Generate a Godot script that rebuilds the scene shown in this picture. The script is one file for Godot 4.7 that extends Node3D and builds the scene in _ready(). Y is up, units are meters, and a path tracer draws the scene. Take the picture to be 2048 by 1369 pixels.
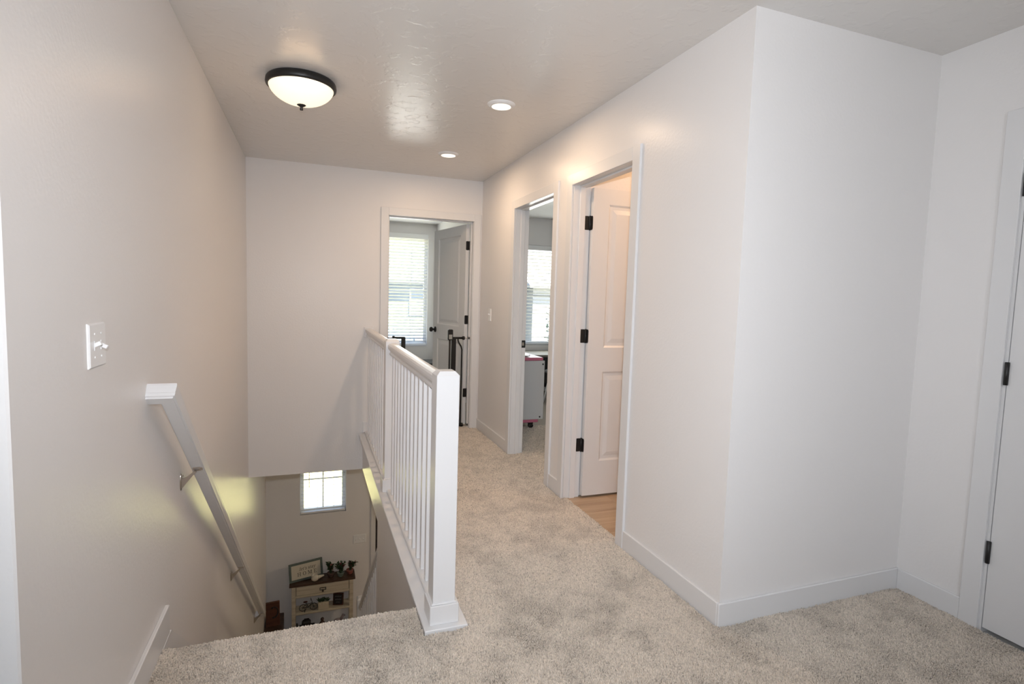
extends Node3D
# Upstairs hallway with a stairwell. Units are metres, the upper floor is y = 0, the camera stands at x = 0, z = 0.

const XL := -0.525      # face of the wall on the left of the stairs
const XR := 1.569       # face of the hallway wall on the right
const ZF := -5.21       # face of the far wall
const ZC := -1.71       # face of the short wall at the right
const XD := 2.612       # face of the wall with the closet door
const YB := -0.334      # underside of the upper floor
const H := 2.44
const YL := -3.08       # lower floor
const ZL := -7.06       # lower far wall
const ZE := -8.68       # window wall of the end bedroom
const ZB := -7.18       # window wall of the side bedroom
const SLOPE := 0.795

# light energies and colours: linear red, green, blue at one metre
const FLASH := Color(4.1, 4.2, 4.4)
const DAY := Color(2.3, 2.7, 3.1)
const DOME := Color(0.07, 0.045, 0.025)
const CANS := Color(0.66, 0.47, 0.31)
const BATH := Color(0.66, 0.4, 0.22)
const ROOMS_FILL := Color(1.6, 1.7, 1.65)
const LOFT_FILL := Color(0.78, 0.78, 0.83)
const FOYER_FILL := Color(1.35, 1.1, 0.78)
const GLOW := 1.0
const SKY := 1.7
const SUN := 13.0

var mats := {}
var rng := RandomNumberGenerator.new()


# ------------------------------------------------------------------ mesh collector
class MB:
	var st := SurfaceTool.new()
	var count := 0

	func _init() -> void:
		st.begin(Mesh.PRIMITIVE_TRIANGLES)
		st.set_smooth_group(-1)

	func smooth(on: bool) -> MB:
		st.set_smooth_group(1 if on else -1)
		return self

	func group(n: int) -> MB:
		st.set_smooth_group(n)
		return self

	# a, b, c run counter-clockwise seen from outside
	func tri(a: Vector3, b: Vector3, c: Vector3) -> void:
		st.add_vertex(a)
		st.add_vertex(c)
		st.add_vertex(b)
		count += 1

	func quad(a: Vector3, b: Vector3, c: Vector3, d: Vector3) -> void:
		tri(a, b, c)
		tri(a, c, d)

	# a flat polygon of a convex body, turned away from its middle
	func face(pts: Array, mid: Vector3) -> void:
		var n: Vector3 = (pts[1] - pts[0]).cross(pts[2] - pts[0])
		var out: bool = n.dot(pts[0] - mid) > 0.0
		for k in range(1, pts.size() - 1):
			if out:
				tri(pts[0], pts[k], pts[k + 1])
			else:
				tri(pts[0], pts[k + 1], pts[k])

	func box(lo: Vector3, hi: Vector3, ch := 0.0, xf := Transform3D.IDENTITY) -> MB:
		var c := (lo + hi) / 2.0
		var h := (hi - lo) / 2.0
		ch = minf(ch, minf(h.x, minf(h.y, h.z)) * 0.9)
		var mid := xf * c
		for ax in 3:
			var u := (ax + 1) % 3
			var v := (ax + 2) % 3
			for s in [-1.0, 1.0]:
				var pts := []
				for q in [[-1.0, -1.0], [1.0, -1.0], [1.0, 1.0], [-1.0, 1.0]]:
					var p := Vector3.ZERO
					p[ax] = s * h[ax]
					p[u] = q[0] * (h[u] - ch)
					p[v] = q[1] * (h[v] - ch)
					pts.append(xf * (c + p))
				face(pts, mid)
		if ch > 0.0:
			for ax in 3:
				var u := (ax + 1) % 3
				var v := (ax + 2) % 3
				for q in [[-1.0, -1.0], [1.0, -1.0], [1.0, 1.0], [-1.0, 1.0]]:
					var pts := []
					for e in [[-1.0, 0], [1.0, 0], [1.0, 1], [-1.0, 1]]:
						var p := Vector3.ZERO
						p[ax] = e[0] * (h[ax] - ch)
						p[u] = q[0] * (h[u] - (ch if e[1] == 0 else 0.0))
						p[v] = q[1] * (h[v] - (0.0 if e[1] == 0 else ch))
						pts.append(xf * (c + p))
					face(pts, mid)
			for sx in [-1.0, 1.0]:
				for sy in [-1.0, 1.0]:
					for sz in [-1.0, 1.0]:
						var pts := []
						for k in 3:
							var p := Vector3(sx * (h.x - ch), sy * (h.y - ch), sz * (h.z - ch))
							p[k] = [sx, sy, sz][k] * h[k]
							pts.append(xf * (c + p))
						face(pts, mid)
		return self

	# profile of Vector2(radius, height) from low to high, turned round y
	func lathe(profile: Array, segs: int, xf := Transform3D.IDENTITY) -> MB:
		for j in profile.size() - 1:
			var p: Vector2 = profile[j]
			var q: Vector2 = profile[j + 1]
			for i in segs:
				var a0 := TAU * i / segs
				var a1 := TAU * (i + 1) / segs
				var d0 := Vector3(cos(a0), 0, sin(a0))
				var d1 := Vector3(cos(a1), 0, sin(a1))
				var A := xf * (d0 * p.x + Vector3(0, p.y, 0))
				var B := xf * (d0 * q.x + Vector3(0, q.y, 0))
				var C := xf * (d1 * q.x + Vector3(0, q.y, 0))
				var D := xf * (d1 * p.x + Vector3(0, p.y, 0))
				if q.x > 1e-5:
					tri(A, B, C)
				if p.x > 1e-5:
					tri(A, C, D)
		return self

	# a round bar through points
	func tube(path: Array, r: float, segs := 8, r_end := -1.0) -> MB:
		if r_end < 0.0:
			r_end = r
		var n := path.size()
		var rings := []
		var ref := Vector3.UP
		if absf((path[1] - path[0]).normalized().dot(ref)) > 0.9:
			ref = Vector3.RIGHT
		for i in n:
			var t: Vector3 = path[mini(i + 1, n - 1)] - path[maxi(i - 1, 0)]
			t = t.normalized()
			var side := t.cross(ref).normalized()
			var up := side.cross(t)
			ref = up
			var rr := lerpf(r, r_end, float(i) / (n - 1))
			var ring := []
			for k in segs:
				var a := TAU * k / segs
				ring.append(path[i] + (side * cos(a) + up * sin(a)) * rr)
			rings.append(ring)
		for i in n - 1:
			for k in segs:
				var k2 := (k + 1) % segs
				quad(rings[i][k], rings[i][k2], rings[i + 1][k2], rings[i + 1][k])
		for k in range(1, segs - 1):
			tri(rings[0][0], rings[0][k + 1], rings[0][k])
			tri(rings[n - 1][0], rings[n - 1][k], rings[n - 1][k + 1])
		return self

	# a polygon in the local xy plane pushed from z = 0 to z = depth
	func prism(poly: PackedVector2Array, depth: float, xf := Transform3D.IDENTITY) -> MB:
		var pts := poly
		var area := 0.0
		for i in pts.size():
			area += pts[i].cross(pts[(i + 1) % pts.size()])
		if area < 0.0:
			pts = pts.duplicate()
			pts.reverse()
		var idx := Geometry2D.triangulate_polygon(pts)
		for k in range(0, idx.size(), 3):
			var a := pts[idx[k]]
			var b := pts[idx[k + 1]]
			var c := pts[idx[k + 2]]
			if (b - a).cross(c - a) < 0.0:
				var s := b
				b = c
				c = s
			tri(xf * Vector3(a.x, a.y, depth), xf * Vector3(b.x, b.y, depth), xf * Vector3(c.x, c.y, depth))
			tri(xf * Vector3(a.x, a.y, 0), xf * Vector3(c.x, c.y, 0), xf * Vector3(b.x, b.y, 0))
		for i in pts.size():
			var a := pts[i]
			var b := pts[(i + 1) % pts.size()]
			quad(xf * Vector3(a.x, a.y, 0), xf * Vector3(b.x, b.y, 0), xf * Vector3(b.x, b.y, depth), xf * Vector3(a.x, a.y, depth))
		return self

	# rings of points (all of one length) joined to a skin, first and last ring closed
	func skin(rings: Array, closed := true) -> MB:
		for i in rings.size() - 1:
			var n: int = rings[i].size()
			for k in n:
				var k2 := (k + 1) % n
				quad(rings[i][k], rings[i][k2], rings[i + 1][k2], rings[i + 1][k])
		if closed:
			for e in [0, rings.size() - 1]:
				var poly := PackedVector2Array()
				var o: Vector3 = rings[e][0]
				var n: int = rings[e].size()
				var ax: Vector3 = (rings[e][n / 4] - o).normalized()
				var nn := Vector3.ZERO
				for k in range(1, n - 1):
					nn += (rings[e][k] - o).cross(rings[e][k + 1] - o)
				var ay := nn.normalized().cross(ax)
				for k in n:
					poly.append(Vector2((rings[e][k] - o).dot(ax), (rings[e][k] - o).dot(ay)))
				var idx := Geometry2D.triangulate_polygon(poly)
				for k in range(0, idx.size(), 3):
					if e == 0:
						tri(rings[e][idx[k]], rings[e][idx[k + 2]], rings[e][idx[k + 1]])
					else:
						tri(rings[e][idx[k]], rings[e][idx[k + 1]], rings[e][idx[k + 2]])
		return self

	func ball(c: Vector3, r: Vector3, segs := 16, rows := 10, basis := Basis.IDENTITY) -> MB:
		var prof := []
		for j in rows + 1:
			var a := -PI / 2 + PI * j / rows
			prof.append(Vector2(cos(a), sin(a)))
		prof[0].x = 0.0
		prof[rows].x = 0.0
		return lathe(prof, segs, Transform3D(basis * Basis.from_scale(r), c))

	func mesh() -> ArrayMesh:
		st.generate_normals()
		return st.commit()


# ------------------------------------------------------------------ scene helpers
func set_light(l: Light3D, c: Color) -> void:
	var e := maxf(c.r, maxf(c.g, c.b))
	l.light_energy = e
	if e > 0.0:
		l.light_color = Color(c.r / e, c.g / e, c.b / e).linear_to_srgb()


func obj(called: String, mb, material: Material, parent: Node = self) -> MeshInstance3D:
	var o := MeshInstance3D.new()
	o.name = called
	o.mesh = mb.mesh() if mb is MB else mb
	o.material_override = material
	parent.add_child(o, true)
	return o


func thing(called: String, label: String, category: String, at := Vector3.ZERO, turn := 0.0, group := "") -> Node3D:
	var o := Node3D.new()
	o.name = called
	add_child(o, true)
	o.position = at
	o.rotation.y = turn
	return tag(o, label, category, group)


func tag(o: Node3D, label: String, category: String, group := "", kind := "") -> Node3D:
	o.set_meta("label", label)
	o.set_meta("category", category)
	if group != "":
		o.set_meta("group", group)
	if kind != "":
		o.set_meta("kind", kind)
	return o


func part(called: String, parent: Node3D) -> Node3D:
	var o := Node3D.new()
	o.name = called
	parent.add_child(o, true)
	return o


func struct(called: String, mb, material: Material, label: String, category: String) -> MeshInstance3D:
	var o := obj(called, mb, material)
	tag(o, label, category, "", "structure")
	return o


func struct_node(called: String, label: String, category: String, at := Vector3.ZERO, turn := 0.0) -> Node3D:
	var o := thing(called, label, category, at, turn)
	o.set_meta("kind", "structure")
	return o


func v(x: float, y: float, z: float) -> Vector3:
	return Vector3(x, y, z)


# ------------------------------------------------------------------ materials
func flat(color: Color, rough := 0.6, metal := 0.0) -> StandardMaterial3D:
	var m := StandardMaterial3D.new()
	m.albedo_color = color.linear_to_srgb()
	m.roughness = rough
	m.metallic = metal
	return m


func noise_image(size: int, freq: float, seed_: int, octaves := 3, warp := 0.0) -> Image:
	var n := FastNoiseLite.new()
	n.seed = seed_
	n.noise_type = FastNoiseLite.TYPE_SIMPLEX_SMOOTH
	n.frequency = freq
	n.fractal_octaves = octaves
	if warp > 0.0:
		n.domain_warp_enabled = true
		n.domain_warp_amplitude = warp
		n.domain_warp_frequency = freq * 0.7
	return n.get_seamless_image(size, size, false, false, 0.15, true)


func relief(m: StandardMaterial3D, img: Image, tile: float, cm: float) -> void:
	m.heightmap_enabled = true
	m.heightmap_texture = ImageTexture.create_from_image(img)
	m.heightmap_scale = cm
	m.uv1_triplanar = true
	m.uv1_world_triplanar = true
	m.uv1_scale = Vector3.ONE / tile


func tinted_noise(size: int, freq: float, seed_: int, dark: Color, light: Color, oct := 4) -> ImageTexture:
	var src := noise_image(size, freq, seed_, oct)
	var img := Image.create(size, size, false, Image.FORMAT_RGB8)
	for y in size:
		for x in size:
			img.set_pixel(x, y, dark.lerp(light, src.get_pixel(x, y).r).linear_to_srgb())
	return ImageTexture.create_from_image(img)


func wood(size: int, seed_: int, dark: Color, light: Color) -> ImageTexture:
	var a := noise_image(size, 0.012, seed_, 3)
	var b := noise_image(size, 0.05, seed_ + 7, 3)
	var img := Image.create(size, size, false, Image.FORMAT_RGB8)
	for y in size:
		for x in size:
			var g := a.get_pixel((x / 6) % size, (y * 3) % size).r * 0.6 + b.get_pixel((x / 8) % size, (y * 4) % size).r * 0.4
			img.set_pixel(x, y, dark.lerp(light, clampf(g * 1.4 - 0.2, 0, 1)).linear_to_srgb())
	return ImageTexture.create_from_image(img)


func make_materials() -> void:
	var peel := noise_image(512, 0.05, 11, 3)
	mats.wall = flat(Color(0.80, 0.78, 0.768), 0.32)
	mats.wall.metallic_specular = 0.31
	relief(mats.wall, peel, 0.5, 0.035)
	mats.ceiling = flat(Color(0.78, 0.758, 0.732), 0.27)
	mats.ceiling.metallic_specular = 0.45
	var knock := noise_image(1024, 0.012, 23, 4, 30.0)
	for y in 1024:
		for x in 1024:
			var g := knock.get_pixel(x, y).r
			g = clampf((g - 0.56) * 5.0, 0.0, 1.0)
			g = g * g * (3.0 - 2.0 * g) * (0.85 + 0.3 * (peel.get_pixel(x % 512, y % 512).r - 0.5))
			knock.set_pixel(x, y, Color(g, g, g))
	relief(mats.ceiling, knock, 1.3, 0.075)
	mats.trim = flat(Color(0.75, 0.745, 0.745), 0.3)
	relief(mats.trim, peel, 0.35, 0.008)
	mats.black = flat(Color(0.012, 0.011, 0.011), 0.42)
	mats.black_metal = flat(Color(0.02, 0.018, 0.017), 0.38, 0.5)
	mats.nickel = flat(Color(0.55, 0.5, 0.45), 0.28, 1.0)
	mats.plastic = flat(Color(0.86, 0.86, 0.86), 0.3)
	mats.carpet = flat(Color.WHITE, 0.95)
	mats.carpet.albedo_texture = tinted_noise(512, 0.16, 5, Color(0.27, 0.235, 0.195), Color(0.62, 0.55, 0.475), 3)
	relief(mats.carpet, noise_image(512, 0.16, 6, 2), 0.7, 0.5)
	mats.tuft = flat(Color.WHITE, 0.95)
	mats.tuft.vertex_color_use_as_albedo = true
	mats.slat = flat(Color(0.86, 0.87, 0.88), 0.45)
	mats.slat.backlight_enabled = true
	mats.slat.backlight = Color(0.08, 0.085, 0.09)
	mats.glass = StandardMaterial3D.new()
	mats.glass.transparency = BaseMaterial3D.TRANSPARENCY_ALPHA
	mats.glass.albedo_color = Color(0.9, 0.95, 0.95, 0.05)
	mats.glass.roughness = 0.02
	mats.plank = []
	for k in 3:
		var m := flat(Color.WHITE, 0.42)
		m.albedo_texture = wood(256, 40 + k, Color(0.36, 0.24, 0.15).lerp(Color(0.4, 0.28, 0.18), k * 0.4), Color(0.56, 0.42, 0.29))
		m.uv1_triplanar = true
		m.uv1_scale = Vector3.ONE * 1.6
		mats.plank.append(m)
	mats.concrete = flat(Color(0.5, 0.48, 0.45), 0.9)
	mats.dark_wood = flat(Color.WHITE, 0.45)
	mats.dark_wood.albedo_texture = wood(256, 61, Color(0.035, 0.018, 0.011), Color(0.085, 0.045, 0.028))
	mats.dark_wood.uv1_triplanar = true
	mats.dark_wood.uv1_scale = Vector3.ONE * 2.0
	mats.cream_wood = flat(Color.WHITE, 0.55)
	mats.cream_wood.albedo_texture = wood(256, 71, Color(0.42, 0.36, 0.27), Color(0.62, 0.56, 0.44))
	mats.cream_wood.uv1_triplanar = true
	mats.cream_wood.uv1_scale = Vector3.ONE * 1.5
	mats.red_wood = flat(Color.WHITE, 0.5)
	mats.red_wood.albedo_texture = wood(256, 81, Color(0.05, 0.016, 0.008), Color(0.11, 0.038, 0.017))
	mats.red_wood.uv1_triplanar = true
	mats.red_wood.uv1_scale = Vector3.ONE * 2.0
	mats.pale_patch = flat(Color.WHITE, 0.95)  # extra brightness put into the colour of the added ground patch
	mats.pale_patch.albedo_texture = tinted_noise(256, 0.03, 93, Color(0.62, 0.62, 0.25), Color(0.78, 0.77, 0.38))
	mats.pale_patch.uv1_triplanar = true
	mats.pale_patch.uv1_world_triplanar = true
	mats.pale_patch.uv1_scale = Vector3.ONE / 5.0
	mats.lawn = flat(Color.WHITE, 0.95)
	mats.lawn.albedo_texture = tinted_noise(256, 0.03, 91, Color(0.15, 0.17, 0.12), Color(0.24, 0.25, 0.18))
	mats.lawn.uv1_triplanar = true
	mats.lawn.uv1_world_triplanar = true
	mats.lawn.uv1_scale = Vector3.ONE / 6.0
	mats.leaf = flat(Color(0.025, 0.055, 0.022), 0.55)
	mats.leaf.backlight_enabled = true
	mats.leaf.backlight = Color(0.1, 0.2, 0.06)
	mats.red_leaf = flat(Color(0.14, 0.03, 0.025), 0.5)


# ------------------------------------------------------------------ the scene
func _ready() -> void:
	rng.seed = 20240611
	var cam := Camera3D.new()
	cam.name = "camera"
	cam.transform = Transform3D(Basis(v(0.93883, 0.02966, 0.34309), v(-0.00031, 0.99636, -0.08528), v(-0.34437, 0.07996, 0.93542)), v(0, 1.3165, 0))
	cam.fov = rad_to_deg(2.0 * atan(684.5 / 1091.722))
	cam.near = 0.05
	cam.far = 300.0
	add_child(cam)
	cam.current = true

	var sky_mat := ProceduralSkyMaterial.new()
	sky_mat.sky_top_color = Color(0.62, 0.76, 0.96)
	sky_mat.sky_horizon_color = Color(0.95, 0.97, 1.0)
	sky_mat.ground_horizon_color = Color(0.7, 0.72, 0.68)
	sky_mat.ground_bottom_color = Color(0.4, 0.4, 0.36)
	sky_mat.sky_energy_multiplier = SKY
	sky_mat.ground_energy_multiplier = SKY * 0.5
	var sky := Sky.new()
	sky.sky_material = sky_mat
	var env := Environment.new()
	env.background_mode = Environment.BG_SKY
	env.sky = sky
	env.tonemap_mode = Environment.TONE_MAPPER_LINEAR
	env.tonemap_exposure = 1.0
	env.sdfgi_enabled = true
	env.ssao_enabled = true
	env.ssil_enabled = true
	var we := WorldEnvironment.new()
	we.name = "world_environment"
	we.environment = env
	add_child(we)

	var sun := DirectionalLight3D.new()
	sun.name = "sun"
	sun.light_color = Color(1.0, 0.95, 0.86)
	sun.light_energy = SUN
	sun.light_angular_distance = 0.6
	sun.shadow_enabled = true
	add_child(sun)
	sun.look_at_from_position(v(8, 13, 5.5), Vector3.ZERO)

	# the flash on top of the camera, which lights the near walls and throws the edge of shade under the far wall
	var flash := SpotLight3D.new()
	flash.name = "camera_flash"
	flash.position = v(0.0, 1.485, 0.03)
	flash.basis = cam.basis * Basis(Vector3.RIGHT, deg_to_rad(4.0))
	set_light(flash, FLASH)
	flash.light_size = 0.035
	flash.spot_angle = 60.0
	flash.spot_angle_attenuation = 1.0
	flash.spot_range = 20.0
	flash.spot_attenuation = 2.0
	flash.shadow_enabled = true
	add_child(flash)

	# daylight through the wide window of the loft behind the camera
	var day := AreaLight3D.new()
	day.name = "loft_daylight"
	day.area_size = Vector2(0.95, 1.3)
	set_light(day, DAY)
	day.area_range = 20.0
	day.area_attenuation = 2.0
	day.shadow_enabled = true
	day.position = v(-1.4, 1.4, 3.15)
	add_child(day)

	# fill lights added on the room side of the blinds to brighten both bedrooms
	for e in [[v(1.24, 1.38, ZE + 0.07), Vector2(0.95, 1.6), "end_window_fill"], [v(3.17, 1.37, ZB + 0.07), Vector2(1.1, 1.3), "side_window_fill"]]:
		var a := AreaLight3D.new()
		a.name = e[2]
		a.area_size = e[1]
		set_light(a, ROOMS_FILL)
		a.area_range = 12.0
		a.area_attenuation = 2.0
		a.shadow_enabled = true
		a.position = e[0]
		a.rotation.y = PI
		add_child(a)

	make_materials()
	build_shell()
	build_trim()
	build_doors()
	build_windows()
	build_carpet()
	build_stairs()
	build_railing()
	build_handrail()
	build_lower_railing()
	build_lamps()
	build_switches()
	build_gate()
	build_rooms()
	build_console()
	build_outside()


func build_shell() -> void:
	var w: Material = mats.wall
	var t := 0.115
	# left wall, two storeys high, with the loft wall that turns away at its near end
	var m := MB.new()
	m.box(v(XL - t, YL, ZL - 0.15), v(XL, H, -1.25), 0.004)
	m.box(v(XL - t, YB, ZE - 0.15), v(XL, H, ZL - 0.15))
	struct("wall_left", m, w, "tall glossy off-white wall beside the stairs, carrying the handrail", "wall")
	m = MB.new().box(v(-4.3, 0, -1.25 - t), v(XL - t, H, -1.25), 0.004)
	struct("wall_loft", m, w, "white wall end at the left edge of the photo", "wall")
	# far wall: a door opening, and the drop below the floor over the stairs
	m = MB.new()
	m.box(v(XL, YB, ZF - t), v(0.45, H, ZF))
	m.box(v(0.45, 0, ZF - t), v(0.655, H, ZF))
	m.box(v(1.497, 0, ZF - t), v(XR, H, ZF))
	m.box(v(0.655, 2.063, ZF - t), v(1.497, H, ZF))
	m.box(v(XR, 0, ZF - t), v(1.98, H, ZF))
	struct("wall_far", m, w, "off-white wall over the stairwell at the end of the hallway", "wall")
	# right hallway wall with two doorways
	m = MB.new()
	m.box(v(XR, 0, ZF), v(XR + t, H, -4.265))
	m.box(v(XR, 2.06, -4.265), v(XR + t, H, -3.475))
	m.box(v(XR, 0, -3.475), v(XR + t, H, -3.21))
	m.box(v(XR, 2.06, -3.21), v(XR + t, H, -2.495))
	m.box(v(XR, 0, -2.495), v(XR + t, H, ZC))
	struct("wall_right", m, w, "long off-white hallway wall with two doorways", "wall")
	m = MB.new().box(v(XR + t, 0, ZC - t), v(XD + t, H, ZC))
	struct("wall_alcove", m, w, "white wall facing the camera beside the closet door", "wall")
	m = MB.new()
	m.box(v(XD, 0, ZC), v(XD + t, H, -1.368))
	m.box(v(XD, 2.06, -1.368), v(XD + t, H, -0.56))
	m.box(v(XD, 0, -0.56), v(XD + t, H, 3.2))
	struct("wall_closet", m, w, "white wall at the right edge with the closet door", "wall")
	# the loft behind the camera, with a wide window
	m = MB.new()
	m.box(v(-4.3, 0, 3.2), v(-1.9, H, 3.35))
	m.box(v(-1.9, 0, 3.2), v(-0.9, 0.7, 3.35))
	m.box(v(-1.9, 2.1, 3.2), v(-0.9, H, 3.35))
	m.box(v(-0.9, 0, 3.2), v(XD + t, H, 3.35))
	m.box(v(-4.45, 0, -1.365), v(-4.3, H, 3.35))
	struct("wall_back", m, w, "white loft walls behind the camera around a wide window", "wall")
	# bathroom and side bedroom
	m = MB.new()
	m.box(v(XR + t, 0, -3.33), v(5.2, H, -3.215))
	m.box(v(3.9, 0, -3.215), v(4.0, H, ZC - t))
	m.box(v(XD + t, 0, ZC - t), v(4.0, H, ZC))
	m.box(v(3.6, 0, ZC), v(3.7, H, -0.3))
	m.box(v(XD + t, 0, -0.3), v(3.7, H, -0.2))
	struct("wall_bathroom", m, w, "pale wall closing the bathroom behind its open door", "wall")
	m = MB.new()
	m.box(v(1.864, 0, ZE), v(1.98, H, ZF - t))
	struct("wall_divider", m, w, "pale wall between the end bedroom and the side bedroom", "wall")
	m = MB.new()
	m.box(v(5.2, YL, ZB - 0.15), v(5.35, H, -1.6))
	m.box(v(1.98, 0, ZB - 0.15), v(2.6, H, ZB))
	m.box(v(3.75, 0, ZB - 0.15), v(5.2, H, ZB))
	m.box(v(2.6, 0, ZB - 0.15), v(3.75, 0.66, ZB))
	m.box(v(2.6, 2.07, ZB - 0.15), v(3.75, H, ZB))
	struct("wall_bedroom", m, w, "pale side bedroom wall around its blind-covered window", "wall")
	m = MB.new()
	m.box(v(XL, 0, ZE - 0.15), v(0.75, H, ZE))
	m.box(v(1.735, 0, ZE - 0.15), v(1.98, H, ZE))
	m.box(v(0.75, 0, ZE - 0.15), v(1.735, 0.52, ZE))
	m.box(v(0.75, 2.24, ZE - 0.15), v(1.735, H, ZE))
	struct("wall_end", m, w, "grey-lit end bedroom wall around its blind-covered window", "wall")
	# lower storey
	m = MB.new()
	m.box(v(XL, YL, ZL - 0.15), v(-0.137, YB, ZL))
	m.box(v(-0.137, YL, ZL - 0.15), v(0.41, -1.453, ZL))
	m.box(v(-0.137, -0.62, ZL - 0.15), v(0.41, YB, ZL))
	m.box(v(0.41, YL, ZL - 0.15), v(0.77, YB, ZL))
	m.box(v(0.77, -1.0, ZL - 0.15), v(1.8, YB, ZL))
	m.box(v(1.8, YL, ZL - 0.15), v(5.2, YB, ZL))
	struct("wall_foyer", m, w, "dim beige foyer wall below, with the small bright window", "wall")
	m = MB.new()
	m.box(v(0.45, YL, -3.95), v(0.565, YB, -2.1))
	m.box(v(0.45, YB, ZF), v(0.462, -0.013, -2.2))
	struct("wall_stairs", m, w, "beige wall on the right of the stairs under the railing", "wall")
	m = MB.new().box(v(XL, YL, -2.1), v(5.2, YB, -1.98))
	struct("wall_below", m, w, "wall closing the lower storey under the loft", "wall")
	# floors between the storeys, bare underneath
	m = MB.new()
	m.box(v(-4.3, YB, -2.19), v(5.2, -0.014, 3.3))
	m.box(v(0.462, YB, ZF), v(5.2, -0.014, -2.19))
	m.box(v(XL, YB, ZB - 0.15), v(5.2, -0.014, ZF - t))
	m.box(v(0.462, YB, ZF - t), v(5.2, -0.014, ZF))
	m.box(v(XL, YB, ZE - 0.15), v(2.0, -0.014, ZB - 0.15))
	struct("ceiling_lower", m, mats.ceiling, "pale lower ceiling under the upper floor", "ceiling")
	m = MB.new().box(v(-4.45, H, ZE - 0.15), v(5.35, H + 0.15, 3.35))
	struct("ceiling", m, mats.ceiling, "glossy off-white hand-trowelled ceiling of the hallway", "ceiling")
	m = MB.new().box(v(XL - t, YL - 0.15, ZL - 0.15), v(5.35, YL, -1.98))
	struct("floor_lower", m, mats.plank[1], "wooden foyer floor at the foot of the stairs", "floor")


func baseboard(called: String, lo: Vector3, hi: Vector3, label: String) -> void:
	struct(called, MB.new().box(lo, hi, 0.003), mats.trim, label, "baseboard")


func build_trim() -> void:
	var b := 0.013
	var h := 0.098
	baseboard("baseboard_left", v(XL, -0.01, -2.315), v(XL + 0.015, 0.112, -1.25), "white baseboard on the left wall ending at the top stair")
	var m := MB.new()
	m.box(v(XR - b, -0.01, -2.435), v(XR, h, ZC), 0.003)
	struct("baseboard_right", m, mats.trim, "white baseboard between the bathroom doorway and the wall corner", "baseboard")
	baseboard("baseboard_right_2", v(XR - b, -0.01, -3.415), v(XR, h, -3.27), "short white baseboard between the two doorways")
	baseboard("baseboard_right_3", v(XR - b, -0.01, ZF), v(XR, h, -4.325), "white baseboard at the far end of the right wall")
	baseboard("baseboard_alcove", v(XR - b, -0.01, ZC), v(XD, h, ZC + b), "white baseboard under the short wall facing the camera")
	baseboard("baseboard_closet", v(XD - b, -0.01, ZC + b), v(XD, h, -1.433), "white baseboard beside the closet door casing")
	baseboard("baseboard_far", v(0.45, 0.02, ZF), v(0.597, 0.12, ZF + b), "small white baseboard block behind the railing foot")
	baseboard("baseboard_end", v(XL, -0.01, ZE), v(1.864, h, ZE + b), "white baseboard under the end bedroom window")
	baseboard("baseboard_divider", v(1.864 - b, -0.01, ZE + b), v(1.864, h, ZF - 0.115), "white baseboard behind the end bedroom door")
	baseboard("baseboard_bedroom", v(1.98, -0.01, ZB), v(5.2, h, ZB + b), "white baseboard under the side bedroom window")
	baseboard("baseboard_foyer", v(XL, YL, ZL), v(0.722, YL + 0.1, ZL + b), "white baseboard behind the console table below")
	# skirt board that follows the stairs on the left wall
	var poly := PackedVector2Array([Vector2(2.2, 0.0), Vector2(2.33, 0.0), Vector2(5.9, -2.84), Vector2(5.9, YL), Vector2(5.4, YL), Vector2(2.2, -0.55)])
	var sk := MB.new().prism(poly, 0.016, Transform3D(Basis(v(0, 0, -1), v(0, 1, 0), v(1, 0, 0)), v(XL, 0, 0)))
	struct("trim_1", sk, mats.trim, "white skirt board running down the stairs on the left wall", "trim")


# A panelled leaf: hinge edge at the origin, running along local +x, front face at z = 0, back at z = -t.
func leaf_mesh(w: float, h: float, panels: Array, t := 0.035, stile := 0.12) -> MB:
	var m := MB.new()
	for side in [0, 1]:
		var z: float = 0.0 if side == 0 else -t
		var s: float = 1.0 if side == 0 else -1.0
		var q := func(a: Vector3, b: Vector3, c: Vector3, d: Vector3):
			if side == 0:
				m.quad(a, b, c, d)
			else:
				m.quad(a, d, c, b)
		q.call(v(0, 0, z), v(stile, 0, z), v(stile, h, z), v(0, h, z))
		q.call(v(w - stile, 0, z), v(w, 0, z), v(w, h, z), v(w - stile, h, z))
		var y0 := 0.0
		for p in panels:
			q.call(v(stile, y0, z), v(w - stile, y0, z), v(w - stile, p.x, z), v(stile, p.x, z))
			y0 = p.y
			var steps := [[0.0, 0.0], [0.012, 0.009], [0.03, 0.0095], [0.058, 0.003]]
			var prev := []
			for e in steps:
				var i: float = e[0]
				var zz: float = z - s * e[1]
				var ring := [v(stile + i, p.x + i, zz), v(w - stile - i, p.x + i, zz), v(w - stile - i, p.y - i, zz), v(stile + i, p.y - i, zz)]
				if prev.size():
					for k in 4:
						q.call(prev[k], prev[(k + 1) % 4], ring[(k + 1) % 4], ring[k])
				prev = ring
			q.call(prev[0], prev[1], prev[2], prev[3])
		q.call(v(stile, y0, z), v(w - stile, y0, z), v(w - stile, h, z), v(stile, h, z))
	m.quad(v(0, 0, -t), v(0, 0, 0), v(0, h, 0), v(0, h, -t))
	m.quad(v(w, 0, 0), v(w, 0, -t), v(w, h, -t), v(w, h, 0))
	m.quad(v(0, h, 0), v(w, h, 0), v(w, h, -t), v(0, h, -t))
	m.quad(v(0, 0, -t), v(w, 0, -t), v(w, 0, 0), v(0, 0, 0))
	return m


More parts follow.
